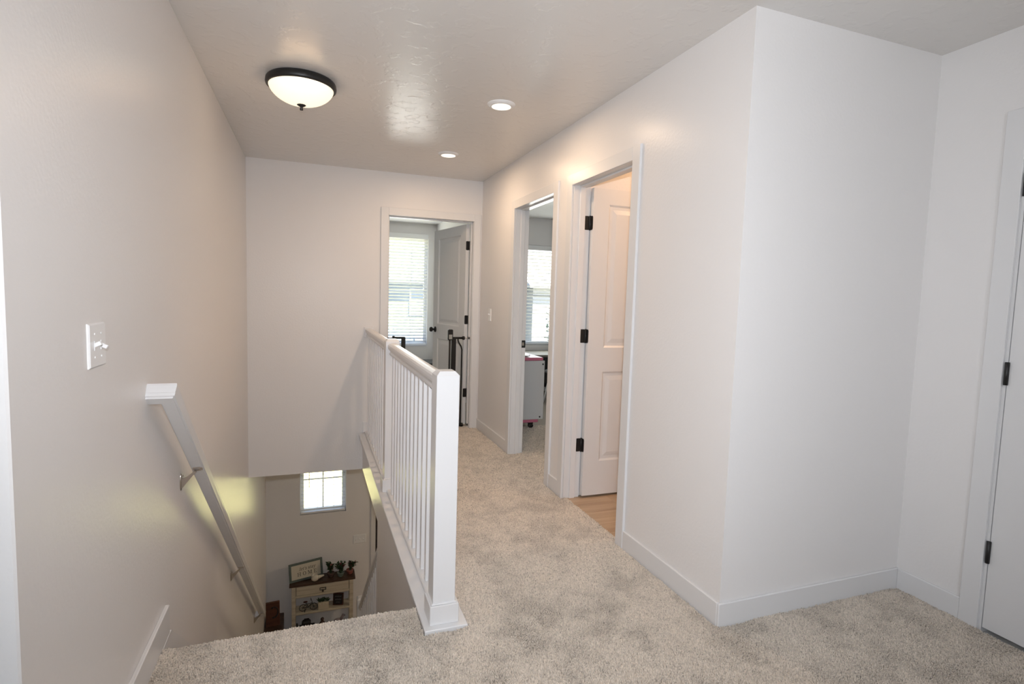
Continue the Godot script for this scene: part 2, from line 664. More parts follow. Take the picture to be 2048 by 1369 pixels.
func rounded_plate(w: float, h: float, r: float) -> PackedVector2Array:
	var pts := PackedVector2Array()
	for c in [[w / 2 - r, h / 2 - r, 0.0], [-w / 2 + r, h / 2 - r, 0.25], [-w / 2 + r, -h / 2 + r, 0.5], [w / 2 - r, -h / 2 + r, 0.75]]:
		for k in 5:
			var a: float = TAU * (c[2] + 0.25 * k / 4.0)
			pts.append(Vector2(c[0] + r * cos(a), c[1] + r * sin(a)))
	return pts


# knob on the axis +z of the given frame
func knob_mesh(xf: Transform3D) -> MB:
	var prof := [Vector2(0, 0), Vector2(0.032, 0), Vector2(0.032, 0.005), Vector2(0.026, 0.011), Vector2(0.012, 0.014), Vector2(0.011, 0.03), Vector2(0.02, 0.036), Vector2(0.0275, 0.046), Vector2(0.0275, 0.055), Vector2(0.021, 0.065), Vector2(0.009, 0.069), Vector2(0, 0.0695)]
	return MB.new().smooth(true).lathe(prof, 24, xf * Transform3D(Basis(Vector3.RIGHT, PI / 2), Vector3.ZERO))


func build_doors() -> void:
	var panels := [Vector2(0.231, 0.835), Vector2(0.995, 1.924)]
	# ---- bathroom doorway in the right wall
	var d := struct_node("door_1", "open white two-panel bathroom door, nearer doorway on the right", "door")
	var m := MB.new()
	m.box(v(XR, -0.012, -3.21), v(XR + 0.115, 2.06, -3.195))
	m.box(v(XR, -0.012, -2.51), v(XR + 0.115, 2.06, -2.495))
	m.box(v(XR, 2.045, -3.195), v(XR + 0.115, 2.06, -2.51))
	m.box(v(1.61, -0.012, -3.195), v(1.648, 2.045, -3.184), 0.002)
	m.box(v(1.61, -0.012, -2.521), v(1.648, 2.045, -2.51), 0.002)
	m.box(v(1.61, 2.034, -3.184), v(1.648, 2.045, -2.521), 0.002)
	obj("jamb", m, mats.trim, d)
	for z in [[-3.27, -3.2], [-2.505, -2.435]]:
		obj("casing", MB.new().box(v(XR - 0.015, -0.01, z[0]), v(XR, 2.115, z[1]), 0.002), mats.trim, d)
	obj("casing", MB.new().box(v(XR - 0.0149, 2.045, -3.2), v(XR, 2.115, -2.505), 0.002), mats.trim, d)
	var leaf := part("leaf", d)
	leaf.position = v(1.692, 0.014, -3.161)
	obj("panelled_slab", leaf_mesh(0.685, 2.022, panels, 0.035, 0.115), mats.trim, leaf)
	for y in [1.815, 1.083, 0.355]:
		hinge(v(1.688, y, -3.191), 0.0, leaf, -leaf.position)
	obj("door_knob", knob_mesh(Transform3D(Basis.IDENTITY, v(0.62, 0.93, 0))), mats.black_metal, leaf)

	# ---- side bedroom doorway
	d = struct_node("door_2", "farther white doorway on the right, opening to the bedroom with the cart", "door")
	m = MB.new()
	m.box(v(XR, -0.012, -4.265), v(XR + 0.115, 2.06, -4.25))
	m.box(v(XR, -0.012, -3.49), v(XR + 0.115, 2.06, -3.475))
	m.box(v(XR, 2.045, -4.25), v(XR + 0.115, 2.06, -3.49))
	m.box(v(1.61, -0.012, -4.25), v(1.648, 2.045, -4.239), 0.002)
	m.box(v(1.61, -0.012, -3.501), v(1.648, 2.045, -3.49), 0.002)
	m.box(v(1.61, 2.034, -4.239), v(1.648, 2.045, -3.501), 0.002)
	obj("jamb", m, mats.trim, d)
	for z in [[-4.325, -4.255], [-3.485, -3.415]]:
		obj("casing", MB.new().box(v(XR - 0.015, -0.01, z[0]), v(XR, 2.115, z[1]), 0.002), mats.trim, d)
	obj("casing", MB.new().box(v(XR - 0.0149, 2.045, -4.255), v(XR, 2.115, -3.485), 0.002), mats.trim, d)
	m = MB.new().prism(rounded_plate(0.04, 0.062, 0.007), 0.0025, Transform3D(Basis.IDENTITY, v(1.664, 0.936, -4.25)))
	var plate := obj("strike_plate", m, mats.black, d)
	obj("strike_hole", MB.new().box(v(1.655, 0.923, -4.2476), v(1.67, 0.95, -4.2462)), mats.nickel, plate)
	leaf = part("leaf", d)
	leaf.position = v(1.70, 0.014, -3.492)
	obj("panelled_slab", leaf_mesh(0.74, 2.022, panels, 0.035, 0.115), mats.trim, leaf)

	# ---- end bedroom doorway in the far wall
	d = struct_node("door_3", "white two-panel door standing ajar at the end of the hallway", "door")
	m = MB.new()
	m.box(v(0.655, -0.012, ZF - 0.115), v(0.67, 2.063, ZF))
	m.box(v(1.482, -0.012, ZF - 0.115), v(1.497, 2.063, ZF))
	m.box(v(0.67, 2.05, ZF - 0.115), v(1.482, 2.063, ZF))
	m.box(v(0.67, -0.012, ZF - 0.079), v(0.681, 2.05, ZF - 0.043), 0.002)
	m.box(v(1.471, -0.012, ZF - 0.079), v(1.482, 2.05, ZF - 0.043), 0.002)
	m.box(v(0.681, 2.039, ZF - 0.079), v(1.471, 2.05, ZF - 0.043), 0.002)
	obj("jamb", m, mats.trim, d)
	for x in [[0.597, 0.667], [1.486, 1.556]]:
		obj("casing", MB.new().box(v(x[0], -0.01, ZF), v(x[1], 2.12, ZF + 0.015), 0.002), mats.trim, d)
	obj("casing", MB.new().box(v(0.667, 2.05, ZF), v(1.486, 2.12, ZF + 0.0149), 0.002), mats.trim, d)
	leaf = part("leaf", d)
	leaf.position = v(1.476, 0.014, -5.332)
	leaf.rotation.y = deg_to_rad(180.0 - 79.0)
	obj("panelled_slab", leaf_mesh(0.795, 2.022, panels), mats.trim, leaf)
	obj("door_knob", knob_mesh(Transform3D(Basis(Vector3.UP, PI), v(0.73, 0.93, -0.035))), mats.black_metal, leaf)
	for y in [1.812, 1.072, 0.328]:
		hinge(v(0.0, y, 0.0), 0.0, leaf, Vector3.ZERO, true)

	# ---- closet door at the right edge
	d = struct_node("door_4", "closed white closet door at the right edge of the photo", "door")
	m = MB.new()
	m.box(v(XD, -0.012, -1.368), v(XD + 0.115, 2.06, -1.353))
	m.box(v(XD, -0.012, -0.575), v(XD + 0.115, 2.06, -0.56))
	m.box(v(XD, 2.045, -1.353), v(XD + 0.115, 2.06, -0.575))
	obj("jamb", m, mats.trim, d)
	for z in [[-1.433, -1.363], [-0.565, -0.495]]:
		obj("casing", MB.new().box(v(XD - 0.015, -0.01, z[0]), v(XD, 2.115, z[1]), 0.002), mats.trim, d)
	obj("casing", MB.new().box(v(XD - 0.0149, 2.045, -1.363), v(XD, 2.115, -0.565), 0.002), mats.trim, d)
	leaf = part("leaf", d)
	leaf.position = v(XD + 0.001, 0.014, -1.35)
	leaf.rotation.y = -PI / 2
	obj("panelled_slab", leaf_mesh(0.77, 2.022, panels, 0.035, 0.15), mats.trim, leaf)
	for y in [1.805, 1.06, 0.32]:
		var hm := MB.new().smooth(true).tube([v(-0.002, y - 0.046, 0.006), v(-0.002, y + 0.046, 0.006)], 0.0075, 10)
		hm.smooth(false).box(v(-0.012, y - 0.044, -0.001), v(0.004, y + 0.044, 0.0035))
		obj("hinge", hm, mats.black, leaf)
	# ---- front door below, its casing just seen past the stair wall
	d = struct_node("door_5", "front door casing of the foyer below, beside the wide switch plate", "door")
	obj("casing", MB.new().box(v(0.722, YL, ZL), v(0.778, -0.94, ZL + 0.018), 0.002), mats.trim, d)
	obj("casing", MB.new().box(v(0.778, -1.0, ZL), v(1.8, -0.94, ZL + 0.0179), 0.002), mats.trim, d)
	obj("jamb", MB.new().box(v(0.77, YL, ZL - 0.15), v(0.782, -1.0, ZL - 0.002)), mats.trim, d)
	obj("slab", MB.new().box(v(0.785, YL + 0.01, ZL - 0.06), v(1.79, -1.005, ZL - 0.015), 0.002), flat(Color(0.03, 0.025, 0.03), 0.5), d)


# butt hinge: a leaf on the jamb (facing +z), a leaf on the door edge, and the knuckle between them
func hinge(at: Vector3, turn: float, parent: Node3D, offset: Vector3, on_slab := false) -> void:
	var m := MB.new()
	if on_slab:
		m.prism(rounded_plate(0.034, 0.089, 0.009), 0.0025, Transform3D(Basis(v(0, 0, -1), v(0, 1, 0), v(1, 0, 0)), at + v(-0.0024, 0, -0.017)))
		m.box(at + v(-0.006, -0.0445, 0.0), at + v(0.0, 0.0445, 0.012))
	else:
		m.prism(rounded_plate(0.036, 0.089, 0.009), 0.0025, Transform3D(Basis.IDENTITY, at + offset + v(-0.022, 0, -0.004)))
		m.prism(rounded_plate(0.033, 0.089, 0.009), 0.0025, Transform3D(Basis(v(0, 0, -1), v(0, 1, 0), v(1, 0, 0)), at + offset + v(0.0025, 0, 0.0135)))
	m.smooth(true).tube([at + offset + v(-0.001, -0.046, 0.0 if not on_slab else 0.006), at + offset + v(-0.001, 0.046, 0.0 if not on_slab else 0.006)], 0.0065, 10)
	obj("hinge", m, mats.black, parent)


# A window in a wall across z: opening x0..x1, y0..y1, room face at z, wall going back to z - 0.15; with sash, panes and grille.
func window(called: String, label: String, x0: float, x1: float, y0: float, y1: float, z: float, cols: int, rows: int, s := -1.0) -> Node3D:
	var d := struct_node(called, label, "window")
	var a := z + s * 0.085
	var b := z + s * 0.135
	var f := 0.045
	var lo := minf(a, b)
	var hi := maxf(a, b)
	var m := MB.new()
	m.box(v(x0, y0, lo), v(x0 + f, y1, hi), 0.003)
	m.box(v(x1 - f, y0, lo), v(x1, y1, hi), 0.003)
	m.box(v(x0 + f, y0, lo), v(x1 - f, y0 + f, hi), 0.003)
	m.box(v(x0 + f, y1 - f, lo), v(x1 - f, y1, hi), 0.003)
	obj("window_frame", m, mats.plastic, d)
	var mid := (lo + hi) / 2
	for c in range(1, cols):
		var x := lerpf(x0 + f, x1 - f, float(c) / cols)
		obj("muntin", MB.new().box(v(x - 0.009, y0 + f, mid - 0.008), v(x + 0.009, y1 - f, mid + 0.008), 0.002), mats.plastic, d)
	for r in range(1, rows):
		var y := lerpf(y0 + f, y1 - f, float(r) / rows)
		obj("muntin", MB.new().box(v(x0 + f, y - 0.009, mid - 0.0079), v(x1 - f, y + 0.009, mid + 0.0079), 0.002), mats.plastic, d)
	obj("pane", MB.new().box(v(x0 + f - 0.004, y0 + f - 0.004, mid - 0.002), v(x1 - f + 0.004, y1 - f + 0.004, mid + 0.002)), mats.glass, d)
	return d


func blind(called: String, label: String, x0: float, x1: float, y0: float, y1: float, z: float, tilt: float, wand_x: float, wand_len: float, valance := 0.065) -> void:
	var o := thing(called, label, "window blind", v((x0 + x1) / 2, y0, z))
	var w := (x1 - x0) / 2
	var h := y1 - y0
	obj("headrail", MB.new().box(v(-w, h - valance, -0.03), v(w, h, 0.03), 0.003), mats.plastic, o)
	var sm := MB.new()
	var prev := Vector3.ZERO
	# a slightly bowed slat, 50 mm deep
	var top := []
	var low := []
	for k in 5:
		var u := -0.025 + 0.0125 * k
		var bow := 0.0022 * (1.0 - pow(u / 0.025, 2))
		top.append(v(0, bow + 0.0013, u))
		low.append(v(0, bow - 0.0013, u))
	low.reverse()
	var ring: Array = top + low
	var L := []
	var R := []
	for p in ring:
		L.append(p + v(-w + 0.004, 0, 0))
		R.append(p + v(w - 0.004, 0, 0))
	sm.skin([L, R])
	var slat_mesh := sm.mesh()
	var y := h - valance - 0.03
	while y > 0.045:
		var s := obj("slat", slat_mesh, mats.slat, o)
		s.position = v(0, y, 0)
		s.rotation.x = deg_to_rad(tilt)
		y -= 0.048
	obj("bottom_rail", MB.new().box(v(-w + 0.004, 0.003, -0.026), v(w - 0.004, 0.024, 0.026), 0.004), mats.plastic, o)
	for x in [-w + 0.2, w - 0.26 if w > 0.4 else w - 0.14]:
		for zz in [-0.026, 0.026]:
			obj("ladder_cord", MB.new().tube([v(x, 0.02, zz), v(x, h - valance, zz)], 0.0016, 5), mats.plastic, o)
	obj("wand", MB.new().smooth(true).tube([v(wand_x - (x0 + x1) / 2, h - valance - wand_len, 0.036), v(wand_x - (x0 + x1) / 2, h - valance, 0.036)], 0.004, 8), mats.plastic, o)


func build_windows() -> void:
	window("window_1", "tall bright window of the end bedroom behind open white blinds", 0.75, 1.735, 0.52, 2.24, ZE, 1, 2)
	window("window_2", "bright window of the side bedroom over the dark desk", 2.6, 3.75, 0.66, 2.07, ZB, 1, 2)
	window("window_3", "small overexposed foyer window seen under the far wall", -0.137, 0.41, -1.453, -0.62, ZL, 2, 2)
	window("window_4", "wide loft window behind the camera", -1.9, -0.9, 0.7, 2.1, 3.2, 2, 1, 1.0)
	blind("window_blind", "white horizontal blind on the tall end bedroom window, seen past the ajar door", 0.757, 1.728, 0.525, 2.275, ZE + 0.004, -25.0, 1.0, 0.9, 0.075)
	blind("window_blind", "white horizontal blind in the side bedroom above the pink and white cart", 2.607, 3.743, 0.665, 2.068, ZB - 0.03, -9.0, 2.72, 0.7)
	blind("window_blind", "white blind with open slats on the small foyer window below", -0.131, 0.404, -1.447, -0.625, ZL - 0.035, -19.0, -0.03, 0.42)


func floor_mesh(lo: Vector3, hi: Vector3) -> MB:
	return MB.new().box(lo, hi)


func build_carpet() -> void:
	var m := MB.new()
	m.box(v(-4.3, -0.014, -2.19), v(XD, -0.008, 3.2))
	m.box(v(0.59, -0.014, ZF - 0.1), v(XR + 0.02, -0.004, -2.19))
	m.box(v(XL, -0.014, ZE), v(1.864, -0.004, ZF - 0.1))
	m.box(v(XR + 0.005, -0.014, -5.2), v(5.2, -0.004, -3.34))
	m.box(v(1.98, -0.014, ZB), v(5.2, -0.004, -5.2))
	# rounded nosing of the landing
	m.smooth(true)
	var arc := []
	for k in 9:
		var a := PI / 2 + PI / 2 * k / 8.0
		arc.append(Vector2(-2.19 - 0.022 * cos(a - PI / 2) * 0.0 + 0.022 * cos(a), -0.026 + 0.022 * sin(a)))
	for k in 8:
		m.quad(v(XL, arc[k].y, arc[k].x), v(XL, arc[k + 1].y, arc[k + 1].x), v(0.43, arc[k + 1].y, arc[k + 1].x), v(0.43, arc[k].y, arc[k].x))
	m.smooth(false)
	m.box(v(XL, -0.19, -2.21), v(0.45, -0.026, -2.18))
	var fl := struct("floor", m, mats.carpet, "beige speckled cut-pile carpet of the landing and hallway", "floor")
	# the pile itself: one small twisted tuft per stitch
	var tm := MB.new().smooth(true)
	tm.lathe([Vector2(0.0021, 0.0), Vector2(0.0024, 0.007), Vector2(0.0023, 0.0125), Vector2(0.0014, 0.0148), Vector2(0.0, 0.0154)], 5)
	var tuft := tm.mesh()
	var lean := FastNoiseLite.new()
	lean.seed = 77
	lean.frequency = 2.6
	lean.fractal_octaves = 4
	var lean2 := FastNoiseLite.new()
	lean2.seed = 78
	lean2.frequency = 7.0
	lean2.fractal_octaves = 3
	var buf := PackedFloat32Array()
	var step := 0.0036
	# rectangles of floor that carry pile: x0, x1, z0, z1, stitch
	var areas := [[XL + 0.014, 0.412, -2.195, -0.9, step], [0.412, 0.59, -1.998, -0.9, step], [0.59, 1.556, -2.2, -0.9, step], [1.556, XD - 0.012, -1.697, -0.9, step], [XL + 0.014, XD - 0.012, -0.9, -0.3, 0.007], [0.59, 1.556, -3.4, -2.2, 0.0042], [0.59, 1.556, -5.3, -3.4, 0.006], [1.556, 2.7, -5.15, -3.5, 0.008], [1.556, 1.59, -3.19, -2.513, 0.0042]]
	var n := 0
	for a in areas:
		var st: float = a[4]
		var sc := st / 0.0036
		var z: float = a[2] + st * 0.5
		while z < a[3]:
			var x: float = a[0] + st * 0.5
			while x < a[1]:
				var px := x + rng.randf_range(-0.5, 0.5) * st
				var pz := z + rng.randf_range(-0.5, 0.5) * st
				x += st
				if px > XR - 0.02 and px < XR + 0.12 and (pz < -4.24 or (pz > -3.5 and a[2] != -3.19)) and pz < ZC:
					continue
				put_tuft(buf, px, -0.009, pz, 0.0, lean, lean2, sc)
				n += 1
			z += st
	# round the nosing
	var ang := 0.12
	while ang < 1.9:
		var x := XL + 0.02
		while x < 0.43:
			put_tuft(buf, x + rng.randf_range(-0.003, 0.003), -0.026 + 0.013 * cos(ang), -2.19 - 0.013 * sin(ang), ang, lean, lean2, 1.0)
			n += 1
			x += 0.004
		ang += 0.22
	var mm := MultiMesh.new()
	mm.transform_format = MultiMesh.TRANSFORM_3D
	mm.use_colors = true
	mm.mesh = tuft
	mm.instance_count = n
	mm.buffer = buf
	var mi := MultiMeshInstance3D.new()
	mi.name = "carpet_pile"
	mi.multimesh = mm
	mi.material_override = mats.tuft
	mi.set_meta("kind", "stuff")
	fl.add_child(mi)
	# bathroom floor of wooden planks
	var bf := struct("floor_bathroom", MB.new().box(v(XR + 0.021, -0.014, -3.215), v(3.9, -0.008, ZC - 0.115)), flat(Color(0.12, 0.08, 0.05), 0.8), "warm wood-look plank floor inside the bathroom", "floor")
	var pz := -3.214
	var row := 0
	while pz < ZC - 0.12:
		var pw: float = minf(0.145, ZC - 0.116 - pz)
		var x: float = XR + 0.022 - [0.0, 0.45, 0.2, 0.7][row % 4]
		while x < 3.9:
			var x0 := maxf(x, XR + 0.022)
			var x1 := minf(x + 1.2, 3.898)
			if x1 - x0 > 0.03:
				obj("plank", MB.new().box(v(x0 + 0.0008, -0.008, pz + 0.0008), v(x1 - 0.0008, -0.002, pz + pw - 0.0008), 0.001), mats.plank[(row * 2 + int(x1 * 3.0)) % 3], bf)
			x += 1.2
		pz += pw
		row += 1


func put_tuft(buf: PackedFloat32Array, x: float, y: float, z: float, tip: float, lean: FastNoiseLite, lean2: FastNoiseLite, sc: float) -> void:
	var l := lean.get_noise_2d(x, z * 0.8) * 1.3 + lean2.get_noise_2d(x + 9.0, z) * 0.9
	l = clampf(l * 1.3, -1.0, 1.0)
	var b := Basis(v(1, 0, 0), l * 0.6 + rng.randf_range(-0.24, 0.24))
	b = b.rotated(v(0, 0, 1), rng.randf_range(-0.25, 0.25) + 0.25 * l)
	if tip > 0.0:
		b = b.rotated(v(1, 0, 0), -tip)
	b = b * Basis(Vector3.UP, rng.randf() * TAU)
	var s := sc * rng.randf_range(0.85, 1.25)
	var hgt := rng.randf_range(0.85, 1.2)
	var bx := b.x * s
	var by := b.y * hgt
	var bz := b.z * s
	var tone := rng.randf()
	# shading of the leaning pile, painted into the tuft colour as duller patches
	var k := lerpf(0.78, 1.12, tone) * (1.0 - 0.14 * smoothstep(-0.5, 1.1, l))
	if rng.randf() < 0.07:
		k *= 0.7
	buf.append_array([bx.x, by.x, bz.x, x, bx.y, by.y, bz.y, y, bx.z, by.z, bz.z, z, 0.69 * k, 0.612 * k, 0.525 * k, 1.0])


func build_stairs() -> void:
	var o := struct_node("stairs", "carpeted stairs going down from the landing, hidden below its edge", "stairs")
	var rise := 0.1925
	var run := 0.2421
	for k in range(1, 16):
		var z := -2.21 - run * (k - 1)
		var y := -rise * k
		obj("tread", MB.new().box(v(XL + 0.018, y - 0.04, z - run - 0.02), v(0.45, y, z + 0.02), 0.012), mats.carpet, o)
		obj("riser", MB.new().box(v(XL + 0.018, y - rise, z - run - 0.001), v(0.45, y - 0.041, z - run + 0.02)), mats.carpet, o)


func baluster(parent: Node3D, x: float, z: float, y0: float, y1: float, w := 0.031) -> void:
	obj("baluster", MB.new().box(v(x - w / 2, y0, z - w / 2), v(x + w / 2, y1, z + w / 2), 0.002), mats.trim, parent)


func newel(parent: Node3D, x: float, z: float, y0: float, y1: float, w: float, plinth: float, front: Vector2) -> void:
	var p := MB.new()
	var c := 0.0145
	# chamfered top on all four sides
	p.box(v(x - w / 2, y0, z - w / 2), v(x + w / 2, y1 - c, z + w / 2), 0.0015)
	var lo := []
	var hi := []
	for q in [[-1, -1], [1, -1], [1, 1], [-1, 1]]:
		lo.append(v(x + q[0] * w / 2, y1 - c - 0.0016, z + q[1] * w / 2))
		hi.append(v(x + q[0] * (w / 2 - c), y1, z + q[1] * (w / 2 - c)))
	var mid := v(x, y1 - 0.03, z)
	for k in 4:
		p.face([lo[k], lo[(k + 1) % 4], hi[(k + 1) % 4], hi[k]], mid)
	p.face(hi, mid)
	var post := obj("newel_post", p, mats.trim, parent)
	var b := MB.new()
	var e := 0.0135
	b.box(v(x - w / 2 - e, y0, z - w / 2 - e), v(x + w / 2 + e, y0 + plinth - 0.006, z + w / 2 + e), 0.002)
	b.box(v(x - w / 2 - e * 0.5, y0 + plinth - 0.007, z - w / 2 - e * 0.5), v(x + w / 2 + e * 0.5, y0 + plinth, z + w / 2 + e * 0.5), 0.003)
	obj("plinth", b, mats.trim, post)


func build_railing() -> void:
	var o := thing("stair_guardrail", "white painted wooden guardrail with square balusters along the open stairwell", "railing", v(0.496, 0, -3.6))
	var xc := 0.0
	var z0 := 3.6
	obj("cap_board", MB.new().box(v(-0.083, -0.012, ZF + z0), v(0.091, 0.014, -2.004 + z0), 0.003), mats.trim, o)
	for e in [[-3.575, -2.135], [ZF, -3.675]]:
		obj("shoe_rail", MB.new().box(v(-0.03, 0.014, e[0] + z0), v(0.03, 0.032, e[1] + z0), 0.005), mats.trim, o)
	newel(o, xc, -2.09 + z0, 0.014, 1.026, 0.09, 0.084, Vector2.ZERO)
	newel(o, xc, -3.634 + z0, 0.014, 1.026, 0.09, 0.088, Vector2.ZERO)
	# moulded handrail in two lengths: broad rounded top over a narrower neck
	var half := [Vector2(0.0, 0.93), Vector2(0.022, 0.93), Vector2(0.022, 0.938), Vector2(0.017, 0.944), Vector2(0.017, 0.951), Vector2(0.026, 0.957), Vector2(0.031, 0.966), Vector2(0.033, 0.978), Vector2(0.031, 0.99), Vector2(0.024, 0.997), Vector2(0.012, 1.001), Vector2(0.0, 1.002)]
	for e in [[-3.589, -2.135], [ZF + 0.018, -3.679]]:
		var A := []
		var B := []
		for k in range(half.size() - 1):
			A.append(v(half[k].x, half[k].y, e[1] + z0))
			B.append(v(half[k].x, half[k].y, e[0] + z0))
		for k in range(half.size() - 1, 0, -1):
			A.append(v(-half[k].x, half[k].y, e[1] + z0))
			B.append(v(-half[k].x, half[k].y, e[0] + z0))
		obj("rail_top", MB.new().skin([B, A]), mats.trim, o)
	var ros := MB.new().box(v(-0.041, 0.912, ZF + z0), v(0.046, 1.012, ZF + 0.018 + z0), 0.003)
	obj("wall_rosette", ros, mats.trim, o)
	for k in 12:
		var z := lerpf(-2.135, -3.589, (k + 1) / 13.0)
		baluster(o, xc, z + z0, 0.032, 0.932)
	for k in 12:
		var z := lerpf(-3.679, ZF, (k + 1) / 13.0)
		baluster(o, xc, z + z0, 0.032, 0.932)


func sweep_rail(m: MB, path: Array, normals: Array, prof: Array) -> void:
	# path corners with mitred joints; prof is Vector2(side, up); normals[i] is the up of each leg's plane
	var rings := []
	var n := path.size()
	for i in n:
		var up: Vector3 = normals[mini(i, n - 2)]
		var d0: Vector3 = (path[maxi(i, 1)] - path[maxi(i - 1, 0)]).normalized()
		var d1: Vector3 = (path[mini(i + 1, n - 1)] - path[mini(i, n - 2)]).normalized()
		var s0 := d0.cross(up).normalized()
		var s1 := d1.cross(up).normalized()
		var side := (s0 + s1).normalized()
		side /= side.dot(s0)
		var ring := []
		for p in prof:
			ring.append(path[i] + side * p.x + up * p.y)
		rings.append(ring)
	m.skin(rings)


func build_handrail() -> void:
	var o := thing("wall_handrail", "white wooden handrail sloping down the left stair wall on metal brackets", "handrail", v(XL, 0.93, -2.13))
	var at := o.position
	var ang := atan(SLOPE)
	var D := v(0, -sin(ang), -cos(ang))
	var N := v(0, cos(ang), -sin(ang))
	var xr := -0.464
	# point on the underside line at the uphill corner
	var c0 := v(xr, 0.948, -2.112)
	var uphill := -D
	# centre line of the return, set back by half the rail's width so that its outer face ends at c0
	var corner := c0 + D * 0.029
	var length := 4.62
	var low := corner + D * length
	var prof := [Vector2(-0.019, 0.0), Vector2(0.019, 0.0), Vector2(0.02, 0.006), Vector2(0.025, 0.008), Vector2(0.0265, 0.019), Vector2(0.0252, 0.021), Vector2(0.0275, 0.034), Vector2(0.0285, 0.047), Vector2(0.027, 0.055), Vector2(0.018, 0.06), Vector2(0.0, 0.0615)]
	for k in range(prof.size() - 2, 4, -1):
		prof.append(Vector2(-prof[k].x, prof[k].y))
	prof.append(Vector2(-0.0265, 0.019))
	prof.append(Vector2(-0.025, 0.008))
	prof.append(Vector2(-0.02, 0.006))
	var m := MB.new()
	sweep_rail(m, [v(XL, corner.y, corner.z) - at, corner - at, low - at, v(XL, low.y, low.z) - at], [N, N, N], prof)
	obj("rail", m, mats.trim, o)
	for e in [0.62, 2.46, 4.4]:
		var p: Vector3 = corner + D * e - at
		var wall := v(0, p.y - 0.05, p.z + 0.012)
		var br := part("bracket", o)
		var bm := MB.new().smooth(true)
		bm.lathe([Vector2(0, 0), Vector2(0.012, 0), Vector2(0.0135, 0.002), Vector2(0.011, 0.005), Vector2(0, 0.0055)], 20, Transform3D(Basis(v(0, 2.9, 0), v(1, 0, 0), v(0, 0, -1)), wall))
		obj("wall_plate", bm, mats.nickel, br)
		# curved web that narrows from the plate to the saddle
		var up := [Vector2(0.004, 0.014), Vector2(0.014, 0.016), Vector2(0.026, 0.022), Vector2(0.038, 0.031), Vector2(0.05, 0.041), Vector2(0.058, 0.046)]
		var dn := [Vector2(0.06, 0.038), Vector2(0.05, 0.028), Vector2(0.038, 0.014), Vector2(0.026, -0.002), Vector2(0.014, -0.018), Vector2(0.004, -0.03)]
		bm = MB.new().prism(PackedVector2Array(up + dn), 0.011, Transform3D(Basis.IDENTITY, wall + v(0, 0, -0.0055)))
		obj("arm", bm, mats.nickel, br)
		var xf := Transform3D(Basis(v(1, 0, 0), N, v(1, 0, 0).cross(N)), p)
		bm = MB.new()
		bm.box(v(-0.015, -0.006, -0.013), v(0.015, 0.0, -0.006), 0.0015, xf).box(v(-0.015, -0.006, 0.012), v(0.015, 0.0, 0.019), 0.0015, xf)
		bm.box(v(-0.015, -0.006, -0.006), v(-0.008, 0.0, 0.012), 0.0015, xf).box(v(0.008, -0.006, -0.006), v(0.022, 0.0, 0.012), 0.0015, xf)
		obj("saddle", bm, mats.nickel, br)
		obj("screw", MB.new().smooth(true).tube([wall + v(0.0, 0.026, 0), wall + v(0.012, 0.026, 0)], 0.0038, 8), mats.nickel, br)


func build_lower_railing() -> void:
	var o := thing("stair_balustrade", "white balustrade with sloping handrail at the foot of the stairs, beside the console table", "railing", v(0.5, YL, -5.0))
	var at := o.position
	var ang := atan(0.85)
	var D := v(0, -sin(ang), -cos(ang))
	var N := v(0, cos(ang), -sin(ang))
	var a := v(0.5, -0.46, -3.95)
	var b := v(0.5, -0.46 - 0.85 * 1.82, -5.77)
	var prof := [Vector2(-0.02, -0.05), Vector2(0.02, -0.05), Vector2(0.022, -0.035), Vector2(0.03, -0.025), Vector2(0.032, -0.008), Vector2(0.018, 0.0), Vector2(-0.018, 0.0), Vector2(-0.032, -0.008), Vector2(-0.03, -0.025), Vector2(-0.022, -0.035)]
	var m := MB.new()
	sweep_rail(m, [a - at, b - at], [N], prof)
	obj("rail_top", m, mats.trim, o)
	newel(o, 0.0, -5.81 - at.z, 0.0, -1.93 - YL, 0.09, 0.12, Vector2.ZERO)
	var z := -4.06
	while z > -5.73:
		var ytop := -0.46 + 0.85 * (z + 3.95) - 0.06
		var k := ceilf((-2.21 - z) / 0.2421)
		baluster(o, 0.0, z - at.z, maxf(-0.1925 * (k + 1.0), YL) - at.y, ytop - at.y, 0.032)
		z -= 0.121
	obj("cap_board", MB.new().prism(PackedVector2Array([Vector2(3.95, -1.75), Vector2(5.76, -2.97), Vector2(5.76, -3.08), Vector2(3.95, -3.08)]), 0.1, Transform3D(Basis(v(0, 0, -1), v(0, 1, 0), v(1, 0, 0)), v(-0.05, 0, 0) + v(0, -at.y, -at.z))), mats.trim, o)


func lamp_light(called: String, at: Vector3, color: Color, size: float, parent: Node3D) -> void:
	var l := OmniLight3D.new()
	l.name = called
	set_light(l, color)
	l.light_size = size
	l.omni_range = 15.0
	l.omni_attenuation = 2.0
	l.shadow_enabled = true
	parent.add_child(l)
	l.position = at


